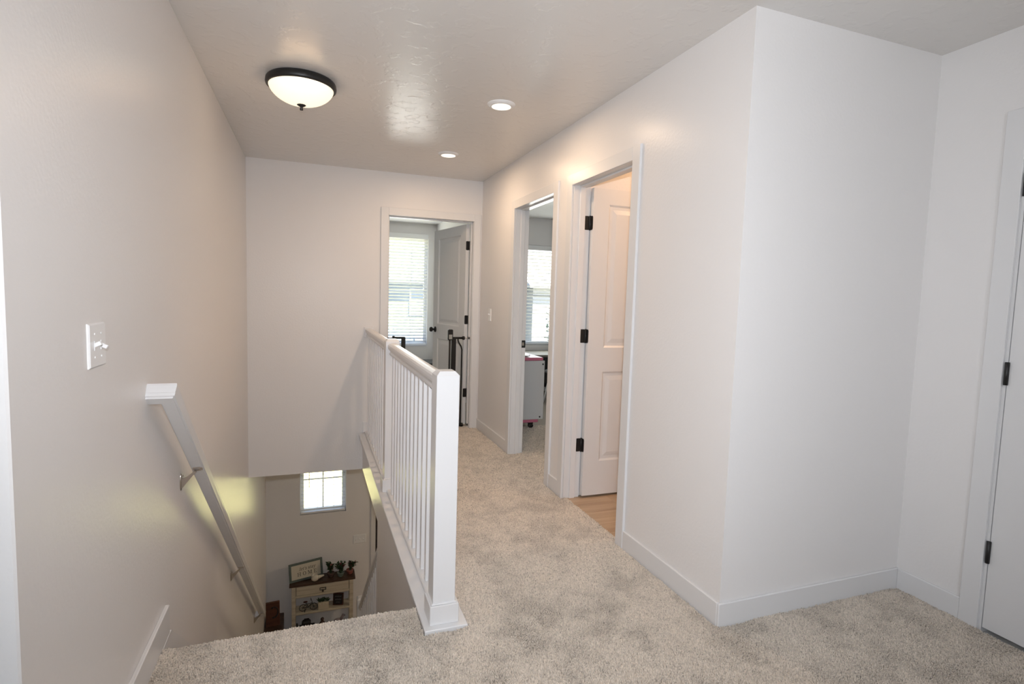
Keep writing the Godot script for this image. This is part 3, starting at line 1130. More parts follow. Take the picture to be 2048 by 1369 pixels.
func dome_lamp(at: Vector3, label: String, color: Color) -> void:
	var o := thing("dome_light", label, "ceiling light", at)
	var m := MB.new().smooth(true)
	m.lathe([Vector2(0.158, -0.04), Vector2(0.17, -0.042), Vector2(0.176, -0.038), Vector2(0.1785, -0.028), Vector2(0.1765, -0.012), Vector2(0.171, -0.004), Vector2(0.166, 0.0)], 64)
	obj("rim", m, mats.black, o)
	var glow := flat(Color(0.85, 0.8, 0.7), 0.35)
	glow.emission_enabled = true
	glow.emission = Color(1.0, 0.94, 0.82)
	glow.emission_energy_multiplier = GLOW * 0.95
	m = MB.new().smooth(true)
	var prof := [Vector2(0.0, -0.128)]
	for k in range(1, 13):
		var a := PI / 2 * k / 12.0
		prof.append(Vector2(0.164 * sin(a), -0.036 - 0.092 * pow(cos(a), 1.15)))
	m.lathe(prof, 64)
	obj("glass_shade", m, glow, o)
	m = MB.new().smooth(true).lathe([Vector2(0, -0.156), Vector2(0.008, -0.154), Vector2(0.0085, -0.145), Vector2(0.006, -0.139), Vector2(0.014, -0.134), Vector2(0.0235, -0.128), Vector2(0.022, -0.124), Vector2(0, -0.122)], 24)
	obj("finial", m, mats.black, o)
	lamp_light("bulb_light", v(0, -0.075, 0), color, 0.12, o)


func build_lamps() -> void:
	dome_lamp(v(-0.052, H, -3.225), "glowing frosted-glass dome ceiling light with black rim over the stairs", DOME)
	for e in [[1.037, -3.115, "round recessed downlight in the ceiling nearer the camera"], [1.015, -4.34, "round recessed downlight in the ceiling nearer the far wall"]]:
		var o := thing("recessed_light", e[2], "ceiling light", v(e[0], H, e[1]), 0.0, "recessed downlights along the hallway ceiling")
		var m := MB.new().smooth(true).lathe([Vector2(0.056, -0.014), Vector2(0.06, -0.0155), Vector2(0.068, -0.013), Vector2(0.082, -0.003), Vector2(0.083, 0.0)], 48)
		obj("trim_ring", m, mats.plastic, o)
		var glow := flat(Color(0.9, 0.9, 0.88), 0.4)
		glow.emission_enabled = true
		glow.emission = Color(1.0, 0.93, 0.82)
		glow.emission_energy_multiplier = GLOW * 2.2
		obj("lens", MB.new().smooth(true).lathe([Vector2(0, -0.0155), Vector2(0.05, -0.015), Vector2(0.057, -0.0135), Vector2(0.057, -0.004)], 40), glow, o)
		var l := AreaLight3D.new()
		l.name = "down_light"
		set_light(l, CANS * (1.0 if e[1] > -4.0 else 1.25))
		l.area_size = Vector2(0.1, 0.1)
		l.area_range = 15.0
		l.area_attenuation = 2.0
		l.shadow_enabled = true
		o.add_child(l)
		l.position = v(0, -0.019, 0)
		l.rotation.x = -PI / 2
	dome_lamp(v(0.9, H, 1.1), "added dome light behind the camera, fill for the upper near walls", LOFT_FILL)  # invented lamp, added to lift the walls near the camera
	dome_lamp(v(2.9, YB, -5.2), "added dome light out of view, warm fill for the lower storey", FOYER_FILL)  # invented lamp, added to warm and brighten the foyer walls
	dome_lamp(v(2.6, H, -2.5), "ceiling dome light inside the bathroom, hidden from view", BATH)


# switch plate in its own frame: plate in the xy plane, facing +z
func switch_plate(label: String, xf: Transform3D, gangs: int, states: Array, group := "") -> void:
	var o := thing("light_switch", label, "light switch", Vector3.ZERO, 0.0, group)
	o.transform = xf
	var w := 0.07 + 0.046 * (gangs - 1)
	var h := 0.114
	var m := MB.new()
	var rings := []
	for e in [[0.0, 0.0], [0.0005, 0.003], [0.004, 0.0062]]:
		var i: float = e[0]
		rings.append([v(-w / 2 + i, -h / 2 + i, e[1]), v(w / 2 - i, -h / 2 + i, e[1]), v(w / 2 - i, h / 2 - i, e[1]), v(-w / 2 + i, h / 2 - i, e[1])])
	m.skin(rings)
	obj("plate", m, mats.plastic, o)
	for g in gangs:
		var x := 0.046 * (g - (gangs - 1) / 2.0)
		m = MB.new().box(v(x - 0.0055, -0.0125, 0.006), v(x + 0.0055, 0.0125, 0.0075), 0.0005)
		var t := Transform3D(Basis(Vector3.RIGHT, deg_to_rad(-28.0 if states[g] else 28.0)), v(x, 0, 0.005))
		m.box(v(-0.0043, -0.0052, 0.0), v(0.0043, 0.0052, 0.017), 0.0012, t)
		obj("toggle", m, mats.plastic, o)
		for y in [-0.03, 0.03]:
			obj("screw", MB.new().smooth(true).lathe([Vector2(0.0032, 0.006), Vector2(0.003, 0.0072), Vector2(0, 0.0076)], 10, Transform3D(Basis(Vector3.RIGHT, PI / 2), v(x, y, 0))), mats.plastic, o)


func build_switches() -> void:
	switch_plate("white double toggle switch plate on the glossy left wall above the handrail", Transform3D(Basis(Vector3.UP, PI / 2), v(XL, 1.164, -1.688)), 2, [true, false])
	switch_plate("single white switch plate on the right wall beside the far doorway", Transform3D(Basis(Vector3.UP, -PI / 2), v(XR, 1.155, -4.88)), 1, [true])
	switch_plate("wide three-gang switch plate on the foyer wall right of the small window", Transform3D(Basis.IDENTITY, v(0.581, -1.842, ZL)), 3, [false, false, false])


func build_gate() -> void:
	var z := -5.27
	var o := thing("safety_gate", "black metal safety gate frame standing open in the end doorway", "gate", v(1.075, 0, z))
	var c := -1.075
	var bm: Material = mats.black_metal
	# latch side on the right
	obj("post", MB.new().box(v(1.30 + c, 0.02, -0.015), v(1.345 + c, 0.915, 0.015), 0.004), bm, o)
	obj("gate_bar", MB.new().smooth(true).tube([v(1.283 + c, 0.03, 0), v(1.283 + c, 0.93, 0)], 0.009, 10), bm, o)
	var la := obj("latch", MB.new().box(v(1.262 + c, 0.885, -0.018), v(1.312 + c, 0.99, 0.018), 0.006), bm, o)
	obj("latch_button", MB.new().box(v(1.27 + c, 0.895, 0.018), v(1.303 + c, 0.94, 0.021), 0.001), flat(Color(0.35, 0.35, 0.33), 0.5), la)
	obj("top_bar", MB.new().smooth(true).tube([v(1.30 + c, 0.906, 0), v(1.42 + c, 0.906, 0)], 0.0105, 12), bm, o)
	obj("curved_bar", MB.new().smooth(true).tube([v(1.366 + c, 0.905, 0), v(1.368 + c, 0.878, 0), v(1.378 + c, 0.855, 0), v(1.4 + c, 0.82, 0), v(1.408 + c, 0.79, 0), v(1.408 + c, 0.5, 0), v(1.406 + c, 0.03, 0)], 0.0075, 10), bm, o)
	obj("bottom_bar", MB.new().box(v(0.70 + c, 0.012, -0.012), v(1.43 + c, 0.038, 0.012), 0.004), bm, o)
	# left side post and its top bar
	obj("post", MB.new().box(v(0.808 + c, 0.02, -0.015), v(0.845 + c, 0.912, 0.015), 0.004), bm, o)
	obj("top_bar", MB.new().smooth(true).tube([v(0.735 + c, 0.906, 0), v(0.84 + c, 0.906, 0)], 0.0095, 12), bm, o)
	# pressure spindles with wall cups
	for e in [[1.42, 1.482, 0.906, 1.0], [0.735, 0.67, 0.906, -1.0], [1.42, 1.482, 0.027, 1.0], [0.735, 0.67, 0.027, -1.0]]:
		var s: float = e[3]
		var sp := obj("spindle", MB.new().smooth(true).tube([v(e[0] + c, e[2], 0), v(e[1] + c, e[2], 0)], 0.004, 8), mats.nickel, o)
		obj("cup", MB.new().smooth(true).lathe([Vector2(0, 0), Vector2(0.02, 0), Vector2(0.022, 0.004), Vector2(0.016, 0.011), Vector2(0, 0.012)], 16, Transform3D(Basis(v(0, -s, 0), v(-s, 0, 0), v(0, 0, -1)), v(e[1] + c, e[2], 0))), mats.black, sp)
		obj("nut", MB.new().smooth(true).tube([v(e[0] - 0.008 * s + c, e[2], 0), v(e[0] + 0.012 * s + c, e[2], 0)], 0.019, 14), mats.black, sp)


func build_rooms() -> void:
	# --- side bedroom: rolling cart
	var o := thing("rolling_cart", "white-sided rolling storage cart with pink top and base, seen through the farther doorway", "cart", v(1.99, 0, -5.28))
	var pink := flat(Color(0.62, 0.18, 0.27), 0.4)
	var white := flat(Color(0.62, 0.62, 0.62), 0.45)
	var side := MB.new().box(v(-0.2, 0.105, 0.262), v(0.21, 0.70, 0.28), 0.004)
	obj("side_panel", side, white, o)
	obj("side_panel", MB.new().box(v(-0.2, 0.105, -0.28), v(0.21, 0.70, -0.262), 0.004), white, o)
	obj("top_board", MB.new().box(v(-0.2, 0.702, -0.275), v(0.193, 0.732, 0.275), 0.004), pink, o)
	obj("base_board", MB.new().box(v(-0.2, 0.07, -0.27), v(0.165, 0.112, 0.258), 0.004), pink, o)
	obj("shelf_board", MB.new().box(v(-0.19, 0.39, -0.262), v(0.18, 0.405, 0.262), 0.002), pink, o)
	for p in [v(0.19, 0.665, 0.28), v(0.172, 0.13, 0.28)]:
		obj("screw_cap", MB.new().smooth(true).lathe([Vector2(0.009, 0), Vector2(0.008, 0.003), Vector2(0, 0.004)], 14, Transform3D(Basis(Vector3.RIGHT, PI / 2), p)), mats.black, o)
	for x in [-0.13, 0.11]:
		for z in [-0.2, 0.19]:
			var cm := MB.new().box(v(x - 0.028, 0.042, z - 0.02), v(x + 0.024, 0.07, z + 0.02), 0.005)
			cm.smooth(true).tube([v(x, 0.025, z - 0.015), v(x, 0.025, z + 0.015)], 0.025, 18)
			obj("caster", cm, mats.black, o)
	o = thing("paper_pile", "loose magazines lying on the pink top of the cart", "papers", v(1.93, 0.732, -5.25))
	for k in 4:
		var tr := Transform3D(Basis(Vector3.UP, [0.2, -0.3, 0.5, -0.1][k]), v(-0.02 + 0.02 * k, 0.004 * k, -0.03 + 0.03 * k))
		obj("magazine", MB.new().box(v(-0.1, 0.0, -0.13), v(0.1, 0.0038, 0.13), 0.0, tr), flat([Color(0.25, 0.2, 0.18), Color(0.5, 0.47, 0.42), Color(0.12, 0.09, 0.09), Color(0.4, 0.3, 0.24)][k], 0.4), o)
	# --- desk under the window
	o = thing("desk", "dark desk with a pale top under the side bedroom window", "desk", v(3.2, 0, -6.85))
	obj("desk_top", MB.new().box(v(-0.65, 0.555, -0.3), v(0.75, 0.585, 0.3), 0.004), flat(Color(0.24, 0.22, 0.19), 0.6), o)
	var dk := flat(Color(0.012, 0.011, 0.012), 0.5)
	obj("back_panel", MB.new().box(v(-0.63, 0.06, -0.29), v(0.73, 0.553, -0.27), 0.003), dk, o)
	obj("side_panel", MB.new().box(v(-0.63, 0.0, -0.27), v(-0.6, 0.553, 0.28), 0.003), dk, o)
	obj("side_panel", MB.new().box(v(0.7, 0.0, -0.27), v(0.73, 0.553, 0.28), 0.003), dk, o)
	obj("drawer_front", MB.new().box(v(-0.598, 0.2, 0.24), v(-0.1, 0.55, 0.265), 0.003), dk, o)
	o = thing("desk_chair", "small chair with dark seat and white legs in front of the desk", "chair", v(2.98, 0, -6.15))
	obj("seat", MB.new().box(v(-0.2, 0.38, -0.19), v(0.2, 0.425, 0.19), 0.015), flat(Color(0.12, 0.12, 0.125), 0.7), o)
	for x in [-0.17, 0.17]:
		for z in [-0.16, 0.16]:
			obj("leg", MB.new().smooth(true).tube([v(x * 0.8, 0.38, z * 0.8), v(x * 1.15, 0.0, z * 1.15)], 0.014, 10), mats.plastic, o)
	obj("backrest", MB.new().box(v(0.16, 0.5, -0.18), v(0.19, 0.78, 0.18), 0.012), flat(Color(0.12, 0.12, 0.125), 0.7), o)
	for z in [-0.12, 0.12]:
		obj("back_post", MB.new().smooth(true).tube([v(0.17, 0.4, z), v(0.175, 0.55, z)], 0.01, 8), mats.plastic, o)
	# --- end bedroom: low bench and a shelf behind the door
	o = thing("storage_bench", "low dark bench under the end bedroom window", "bench", v(1.42, 0, -8.2))
	obj("bench_top", MB.new().box(v(-0.5, 0.29, -0.25), v(0.42, 0.32, 0.25), 0.006), flat(Color(0.05, 0.05, 0.05), 0.9), o)
	obj("bench_front", MB.new().box(v(-0.48, 0.04, -0.23), v(0.4, 0.289, 0.23), 0.003), flat(Color(0.02, 0.018, 0.018), 0.6), o)
	for x in [-0.45, 0.37]:
		obj("foot", MB.new().box(v(x - 0.02, 0.0, -0.2), v(x + 0.02, 0.04, 0.2), 0.003), mats.black, o)
	o = thing("bookcase", "white shelf unit glimpsed through the hinge gap of the ajar door", "bookcase", v(1.72, 0, -6.9))
	obj("back_panel", MB.new().box(v(0.12, 0.02, -0.4), v(0.128, 1.86, 0.4)), mats.plastic, o)
	for z in [-0.4, 0.38]:
		obj("side_panel", MB.new().box(v(-0.12, 0.0, z), v(0.12, 1.88, z + 0.02), 0.002), mats.plastic, o)
	for k in 6:
		obj("shelf_board", MB.new().box(v(-0.118, 0.06 + 0.36 * k, -0.38), v(0.12, 0.08 + 0.36 * k, 0.38), 0.002), mats.plastic, o)
	for e in [[0.08, 0.30, Color(0.03, 0.06, 0.04)], [0.44, 0.3, Color(0.05, 0.05, 0.06)], [0.80, 0.28, Color(0.02, 0.03, 0.035)]]:
		var b := thing("storage_bin", "dark %s storage bin on the %s shelf behind the ajar door" % [["green", "grey", "blue-black"][int(e[0] / 0.36)], ["lowest", "second", "third"][int(e[0] / 0.36)]], "storage bin", v(1.715, e[0] + 0.0015, -6.9), 0.0, "storage bins behind the door")
		obj("bin_body", MB.new().box(v(-0.1, 0.0, -0.3), v(0.1, e[1] - 0.01, 0.32), 0.008), flat(e[2], 0.6), b)


func text_mesh(text: String, size: float, depth: float, serif := true) -> TextMesh:
	var t := TextMesh.new()
	var f := SystemFont.new()
	f.font_names = PackedStringArray(["Droid Serif" if serif else "Droid Sans"])
	t.font = f
	t.text = text
	t.font_size = 64
	t.pixel_size = size / 64.0
	t.depth = depth
	return t


func leaf_blob(m: MB, c: Vector3, dir: Vector3, l: float, w: float) -> void:
	var s := dir.cross(Vector3.UP)
	if s.length() < 0.01:
		s = Vector3.RIGHT
	s = s.normalized() * w
	var up := s.cross(dir).normalized() * w * 0.35
	var a := c
	var b := c + dir * l * 0.45 + s + up
	var d := c + dir * l * 0.45 - s + up
	var e := c + dir * l
	var f := c + dir * l * 0.45 - up * 0.4
	m.tri(a, b, f)
	m.tri(a, f, d)
	m.tri(b, e, f)
	m.tri(f, e, d)
	m.tri(a, d, b)
	m.tri(b, d, e)


func pot_plant(label: String, at: Vector3, pot: Color, h: float, reds: int, lean: float) -> void:
	var o := thing("potted_plant", label, "potted plant", at, 0.0, "three little plants on the console table")
	var pm := MB.new().smooth(true).lathe([Vector2(0, 0), Vector2(0.026, 0), Vector2(0.034, 0.012), Vector2(0.04, 0.035), Vector2(0.041, 0.042), Vector2(0.045, 0.043), Vector2(0.046, 0.056), Vector2(0.041, 0.057), Vector2(0.038, 0.05), Vector2(0, 0.048)], 24)
	obj("pot", pm, flat(pot, 0.45), o)
	var m := MB.new()
	var r := MB.new()
	for k in 9:
		var a := TAU * k / 9.0 + rng.randf_range(-0.2, 0.2)
		var out := rng.randf_range(0.02, 0.062)
		var tip := v(cos(a) * out + lean, 0.05 + h * rng.randf_range(0.6, 1.0), sin(a) * out * 0.7)
		m.tube([v(cos(a) * 0.01, 0.046, sin(a) * 0.01), tip * 0.6 + v(0, 0.03, 0), tip], 0.0025, 5)
		for q in 13:
			var base: Vector3 = v(0, 0.05, 0).lerp(tip, rng.randf_range(0.35, 1.0))
			var dir := v(rng.randf_range(-1, 1), rng.randf_range(-0.2, 1.0), rng.randf_range(-1, 1)).normalized()
			if k < reds and q < 5:
				leaf_blob(r, base, dir, 0.034, 0.011)
			else:
				leaf_blob(m, base, dir, 0.04, 0.012)
	obj("foliage", m, mats.leaf, o)
	if reds > 0:
		obj("red_leaves", r, mats.red_leaf, o)


func build_console() -> void:
	# console table against the lower far wall; the front is at z = -6.84
	var o := thing("console_table", "cream wooden console table with dark brown top, one drawer and open shelves", "console table", v(0.13, YL, -6.94))
	var cw: Material = mats.cream_wood
	var top := 0.85
	obj("table_top", MB.new().box(v(-0.385, top - 0.028, -0.105), v(0.385, top, 0.108), 0.003), mats.dark_wood, o)
	for x in [-0.36, 0.315]:
		for z in [-0.095, 0.05]:
			obj("leg", MB.new().box(v(x, 0, z), v(x + 0.045, top - 0.028, z + 0.045), 0.002), cw, o)
	obj("apron", MB.new().box(v(-0.315, top - 0.165, -0.09), v(0.315, top - 0.028, 0.082), 0.002), cw, o)
	var dr := obj("drawer", MB.new().box(v(-0.305, top - 0.145, 0.082), v(0.305, top - 0.036, 0.094), 0.003), cw, o)
	var hm := MB.new()
	hm.box(v(-0.038, 0.762, 0.094), v(0.038, 0.770, 0.1), 0.001)
	hm.box(v(-0.038, 0.738, 0.094), v(0.038, 0.744, 0.1), 0.001)
	hm.box(v(-0.038, 0.744, 0.094), v(-0.03, 0.762, 0.1), 0.001)
	hm.box(v(0.03, 0.744, 0.094), v(0.038, 0.762, 0.1), 0.001)
	hm.box(v(-0.008, 0.718, 0.094), v(0.008, 0.738, 0.112), 0.003)
	obj("label_pull", hm, mats.black_metal, dr)
	obj("front_rail", MB.new().box(v(-0.315, top - 0.178, 0.07), v(0.315, top - 0.15, 0.0915), 0.002), cw, o)
	for y in [0.475, 0.20, 0.06]:
		obj("shelf_board", MB.new().box(v(-0.316, y - 0.02, -0.095), v(0.316, y, 0.094), 0.002), cw, o)
	var tx := 0.13
	var ty := YL + top
	# framed sign leaning on the wall
	var s := thing("framed_sign", "grey-green framed cream sign lettered let's stay home, leaning on the console table", "sign", v(-0.06, ty + 0.004, -6.94))
	s.rotation = v(deg_to_rad(-12.0), 0.27, 0.0)
	var fr := flat(Color(0.11, 0.14, 0.125), 0.6)
	obj("frame", MB.new().box(v(-0.2, 0, -0.01), v(0.2, 0.025, 0.012), 0.002).box(v(-0.2, 0.195, -0.01), v(0.2, 0.22, 0.012), 0.002).box(v(-0.2, 0.025, -0.01), v(-0.175, 0.195, 0.012), 0.002).box(v(0.175, 0.025, -0.01), v(0.2, 0.195, 0.012), 0.002), fr, s)
	obj("board", MB.new().box(v(-0.176, 0.024, -0.008), v(0.176, 0.196, 0.003)), flat(Color(0.62, 0.57, 0.46), 0.7), s)
	var ink := flat(Color(0.05, 0.045, 0.04), 0.7)
	var t1 := obj("lettering", text_mesh("let's stay", 0.052, 0.001), ink, s)
	t1.position = v(0.02, 0.138, 0.0035)
	t1.transform.basis = Basis(v(0.92, 0, 0), v(0.22, 1, 0), v(0, 0, 1))
	var t2 := obj("lettering", text_mesh("H O M E", 0.06, 0.001), ink, s)
	t2.position = v(0.01, 0.078, 0.0035)
	# white bird
	s = thing("bird_figurine", "cream ceramic bird in front of the framed sign", "figurine", v(0.045, ty, -6.868))
	var bm := MB.new().smooth(true)
	bm.ball(v(-0.005, 0.042, 0), v(0.046, 0.04, 0.036), 20, 14, Basis(v(0, 0, 1), 0.25))
	bm.ball(v(-0.03, 0.078, 0.002), v(0.024, 0.023, 0.021), 16, 10)
	var rings := []
	for k in 7:
		var f := k / 6.0
		var c := v(0.025 + 0.075 * f, 0.046 + 0.018 * f, 0)
		var ring := []
		for q in 10:
			var a := TAU * q / 10
			ring.append(c + v(0, sin(a) * lerpf(0.026, 0.007, f), cos(a) * lerpf(0.026, 0.014, f)))
		rings.append(ring)
	bm.skin(rings)
	var ceramic := flat(Color(0.66, 0.61, 0.5), 0.35)
	obj("body", bm, ceramic, s)
	obj("beak", MB.new().smooth(true).tube([v(-0.05, 0.078, 0.003), v(-0.064, 0.074, 0.003)], 0.006, 8, 0.001), ceramic, s)
	pot_plant("small plant with orange-red bloom in a brown pot, beside the framed sign", v(0.225, ty, -6.93), Color(0.10, 0.06, 0.05), 0.14, 3, -0.01)
	pot_plant("small bushy plant in a grey-green pot, middle of the three on the table", v(0.34, ty, -6.9), Color(0.16, 0.2, 0.17), 0.15, 4, 0.01)
	pot_plant("small reddish plant in a terracotta pot at the table's right corner", v(0.455, ty, -6.94), Color(0.30, 0.10, 0.075), 0.125, 7, 0.03)
	# --- upper open shelf
	var sy := YL + 0.475
	s = thing("model_bicycle", "little black wire bicycle on the upper open shelf", "model bicycle", v(-0.038, sy, -6.885))
	var bk: Material = mats.black_metal
	for x in [-0.062, 0.062]:
		var wm := MB.new().smooth(true)
		var pts := []
		for k in 25:
			pts.append(v(x + 0.043 * cos(TAU * k / 24), 0.046 + 0.043 * sin(TAU * k / 24), 0))
		wm.tube(pts, 0.0032, 6)
		for k in 8:
			wm.tube([v(x, 0.046, 0), v(x + 0.042 * cos(TAU * k / 8 + 0.2), 0.046 + 0.042 * sin(TAU * k / 8 + 0.2), 0)], 0.0011, 4)
		wm.ball(v(x, 0.046, 0), v(0.007, 0.007, 0.008), 10, 6)
		obj("wheel", wm, bk, s)
	var fm := MB.new().smooth(true)
	for p in [[v(-0.062, 0.046, 0), v(-0.025, 0.098, 0)], [v(-0.025, 0.098, 0), v(0.0, 0.046, 0)], [v(0.0, 0.046, 0), v(0.042, 0.1, 0)], [v(-0.025, 0.09, 0), v(0.042, 0.095, 0)], [v(-0.062, 0.046, 0), v(0.0, 0.046, 0)], [v(0.062, 0.046, 0), v(0.036, 0.128, 0)], [v(0.036, 0.128, 0), v(0.03, 0.146, 0)], [v(-0.025, 0.095, 0), v(-0.03, 0.112, 0)]]:
		fm.tube(p, 0.003, 6)
	fm.tube([v(0.026, 0.146, -0.025), v(0.034, 0.143, 0), v(0.026, 0.146, 0.025)], 0.0028, 6)
	obj("frame", fm, bk, s)
	obj("saddle", MB.new().smooth(true).ball(v(-0.034, 0.118, 0), v(0.026, 0.01, 0.014), 14, 8), flat(Color(0.06, 0.015, 0.012), 0.5), s)
	obj("kickstand", MB.new().smooth(true).tube([v(-0.038, 0.05, 0.004), v(-0.042, 0.002, 0.03)], 0.0042, 6), bk, s)
	s = thing("planter_box", "cream box planter with green sprigs on the upper open shelf", "planter", v(0.137, sy + 0.001, -6.9))
	obj("box", MB.new().box(v(-0.062, 0, -0.04), v(0.062, 0.088, 0.04), 0.003), flat(Color(0.55, 0.49, 0.37), 0.6), s)
	for x in [-0.04, 0.0, 0.04]:
		obj("bead", MB.new().smooth(true).ball(v(x, 0.07, 0.041), v(0.007, 0.007, 0.004), 10, 6), ceramic, s)
	var lm := MB.new()
	for k in 60:
		leaf_blob(lm, v(rng.randf_range(-0.055, 0.055), 0.085, rng.randf_range(-0.03, 0.03)), v(rng.randf_range(-1.1, 1.1), rng.randf_range(0.3, 1), rng.randf_range(-0.8, 0.8)).normalized(), 0.05, 0.008)
	obj("sprigs", lm, mats.leaf, s)
	s = thing("letter_board", "small black felt letter board in a red-brown frame on the upper open shelf", "letter board", v(0.31, sy + 0.004, -6.905))
	s.rotation = v(deg_to_rad(-8.0), -0.28, 0)
	obj("frame", MB.new().box(v(-0.062, 0, -0.026), v(0.062, 0.008, 0.008), 0.001).box(v(-0.062, 0.134, -0.026), v(0.062, 0.142, 0.008), 0.001).box(v(-0.062, 0.008, -0.026), v(-0.054, 0.134, 0.008), 0.001).box(v(0.054, 0.008, -0.026), v(0.062, 0.134, 0.008), 0.001), mats.red_wood, s)
	obj("felt", MB.new().box(v(-0.054, 0.008, -0.02), v(0.054, 0.134, 0.002)), mats.black, s)
	var chalk := flat(Color(0.35, 0.34, 0.32), 0.7)
	# three rows of tiny felt-board letters, too small to read
	for e in [[0.106, 0.036, 9], [0.068, 0.034, 8], [0.034, 0.022, 5]]:
		var row := MB.new()
		for k in int(e[2]):
			var lx: float = lerpf(-e[1], e[1], k / (e[2] - 1.0))
			var lh: float = rng.randf_range(0.0045, 0.0065)
			row.box(v(lx - 0.0009, e[0] - lh, 0.002), v(lx + 0.0009, e[0] + lh, 0.003))
			var ly: float = e[0] + [-lh + 0.0008, 0.0, lh - 0.0008][k % 3]
			row.box(v(lx, ly - 0.0008, 0.002), v(lx + 0.004, ly + 0.0008, 0.003))
		obj("lettering", row, chalk, s)
	# --- lower open shelf: tops of three small ornaments
	var ly := YL + 0.20
	s = thing("model_truck", "black metal toy truck on the lower open shelf", "toy truck", v(-0.06, ly, -6.89))
	obj("body", MB.new().box(v(-0.1, 0.035, -0.045), v(0.1, 0.085, 0.045), 0.01).box(v(-0.055, 0.08, -0.04), v(0.05, 0.15, 0.04), 0.016).box(v(-0.03, 0.148, -0.03), v(0.03, 0.162, 0.03), 0.004), mats.black, s)
	for x in [-0.065, 0.065]:
		for z in [-0.05, 0.05]:
			obj("wheel", MB.new().smooth(true).tube([v(x, 0.033, z - 0.012), v(x, 0.033, z + 0.012)], 0.033, 18), mats.black, s)
	obj("spare_wheel", MB.new().smooth(true).tube([v(-0.118, 0.08, 0), v(-0.1, 0.08, 0)], 0.045, 18), mats.black, s)
	s = thing("figurine", "dark brown figurine in the middle of the lower open shelf", "figurine", v(0.125, ly + 0.001, -6.89))
	obj("body", MB.new().smooth(true).lathe([Vector2(0, 0), Vector2(0.05, 0), Vector2(0.052, 0.02), Vector2(0.04, 0.075), Vector2(0.022, 0.105), Vector2(0.014, 0.115), Vector2(0.02, 0.128), Vector2(0.02, 0.142), Vector2(0.008, 0.153), Vector2(0, 0.154)], 20), flat(Color(0.05, 0.022, 0.016), 0.4), s)
	s = thing("horse_figurine", "pale horse figurine at the right end of the lower open shelf", "figurine", v(0.31, ly + 0.001, -6.9))
	var pm := MB.new().smooth(true)
	pm.ball(v(0, 0.08, 0), v(0.05, 0.026, 0.022), 16, 10)
	pm.tube([v(0.035, 0.085, 0), v(0.055, 0.12, 0), v(0.062, 0.14, 0)], 0.02, 10, 0.012)
	pm.tube([v(0.055, 0.143, 0), v(0.088, 0.128, 0)], 0.014, 10, 0.007)
	for x in [-0.038, 0.036]:
		for z in [-0.012, 0.012]:
			pm.tube([v(x, 0.075, z), v(x * 1.1, 0.04, z), v(x * 1.05, 0.0, z)], 0.01, 8, 0.006)
	obj("body", pm, flat(Color(0.3, 0.25, 0.26), 0.4), s)
	# wooden plaque in the corner below the handrail
	s = thing("wood_crate", "dark wooden crate on the foyer floor under the plaque", "crate", v(-0.42, YL, -6.78))
	obj("crate_body", MB.new().box(v(-0.1, 0, -0.2), v(0.1, 0.45, 0.2), 0.004), mats.dark_wood, s)
	s = thing("wood_plaque", "reddish wooden plaque with a black curl, standing in the foyer corner", "plaque", v(-0.43, YL + 0.45, -6.72))
	s.rotation = v(deg_to_rad(-5.0), 0.12, 0)
	obj("board", MB.new().box(v(-0.075, 0, -0.014), v(0.075, 0.285, 0.014), 0.003), mats.red_wood, s)
	var curl := []
	for k in 19:
		var a := lerpf(-1.9, 2.0, k / 18.0)
		curl.append(v(0.01 + 0.046 * cos(a), 0.165 + 0.062 * sin(a), 0.016))
	obj("curl", MB.new().smooth(true).tube(curl, 0.009, 8, 0.006), mats.black, s)
	obj("curl", MB.new().smooth(true).ball(v(-0.006, 0.218, 0.016), v(0.012, 0.011, 0.005), 12, 8), mats.black, s)


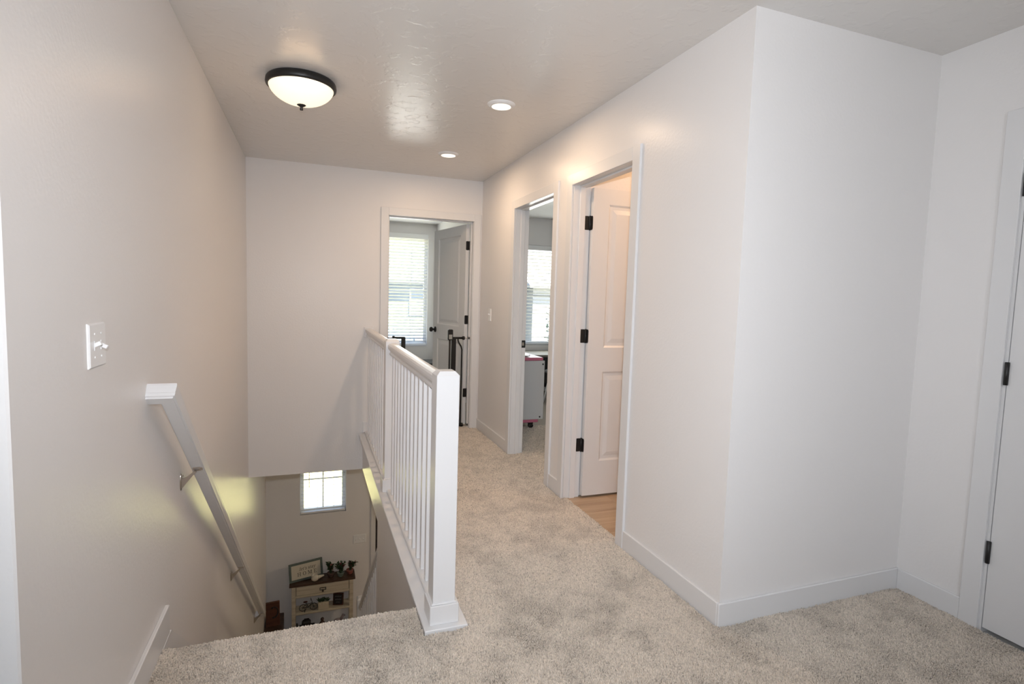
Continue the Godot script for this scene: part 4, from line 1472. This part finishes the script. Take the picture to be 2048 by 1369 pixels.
func house(called: String, label: String, at: Vector3, w: float, d: float, wall: Color, roof: Color) -> void:
	var o := thing(called, label, "house", at)
	var h := 5.4
	obj("wall", MB.new().box(v(-w / 2, 0, -d), v(w / 2, h, 0)), flat(wall, 0.8), o)
	var e := 0.45
	obj("roof", MB.new().prism(PackedVector2Array([Vector2(-d - e, h - 0.15), Vector2(e, h - 0.15), Vector2(e, h), Vector2(-d / 2, h + 2.4), Vector2(-d - e, h)]), w + 0.8, Transform3D(Basis(v(0, 0, 1), v(0, 1, 0), v(-1, 0, 0)), v(w / 2 + 0.4, 0, 0))), flat(roof, 0.9), o)
	var glass := flat(Color(0.22, 0.27, 0.34), 0.15)
	for x in [-0.32, 0.0, 0.32]:
		for y in [0.9, 3.5]:
			if y < 1.0 and x == 0.0:
				obj("door_panel", MB.new().box(v(-0.5, 0.1, 0.0), v(0.5, 2.2, 0.06), 0.01), flat(Color(0.3, 0.3, 0.32), 0.5), o)
				continue
			var wd := 0.75 if y > 1.0 else 1.1
			var fr := obj("window_frame", MB.new().box(v(x * w - wd - 0.08, y - 0.08, 0.0), v(x * w + wd + 0.08, y + 1.43, 0.05), 0.01), mats.plastic, o)
			obj("pane", MB.new().box(v(x * w - wd, y, 0.05), v(x * w + wd, y + 1.35, 0.06)), glass, fr)


func build_outside() -> void:
	var g := struct("ground", MB.new().box(v(-70, YL - 0.5, -95), v(70, YL - 0.16, 40)), mats.lawn, "sunlit lawn outside the windows", "lawn")
	struct("ground_2", MB.new().box(v(-5.0, YL - 0.2, -17.5), v(2.0, YL - 0.13, -9.6)), mats.pale_patch, "added pale lawn patch that brightens the small foyer window and its reflections", "lawn")  # pale patch added where foyer sight lines land, to brighten view and reflections
	var m := MB.new().box(v(-70, YL - 0.16, -26), v(70, YL - 0.14, -19))
	struct("road", m, mats.concrete, "pale street beyond the front lawn", "street")
	house("house", "blue-grey neighbouring house across the street behind the end window blind", v(6.0, YL - 0.16, -31), 11.0, 9.0, Color(0.17, 0.21, 0.26), Color(0.15, 0.17, 0.2))
	house("house", "pale neighbouring house across the street behind the side bedroom blind", v(19.6, YL - 0.16, -32), 13.0, 9.0, Color(0.36, 0.37, 0.385), Color(0.33, 0.34, 0.36))
	house("house", "tan neighbouring house across the street at the left", v(-9.5, YL - 0.16, -31.5), 12.0, 9.0, Color(0.5, 0.45, 0.38), Color(0.18, 0.15, 0.13))
	var t := thing("young_tree", "young green tree on the lawn behind the side bedroom blind", "tree", v(6.7, YL - 0.16, -13.6))
	obj("trunk", MB.new().smooth(true).tube([v(0, 0, 0), v(0.03, 1.2, 0), v(0, 2.4, 0.02), v(0.02, 4.2, 0)], 0.07, 8, 0.02), flat(Color(0.12, 0.09, 0.06), 0.9), t)
	var lm := MB.new()
	for k in 900:
		var a := rng.randf() * TAU
		var y := rng.randf_range(1.9, 5.1)
		var r := 0.75 * sin(PI * (y - 1.7) / 3.6) * sqrt(rng.randf())
		leaf_blob(lm, v(cos(a) * r, y, sin(a) * r), v(rng.randf_range(-1, 1), rng.randf_range(-0.6, 0.6), rng.randf_range(-1, 1)).normalized(), 0.16, 0.045)
	var cl := obj("crown", lm, mats.leaf, t)
	cl.set_meta("kind", "stuff")
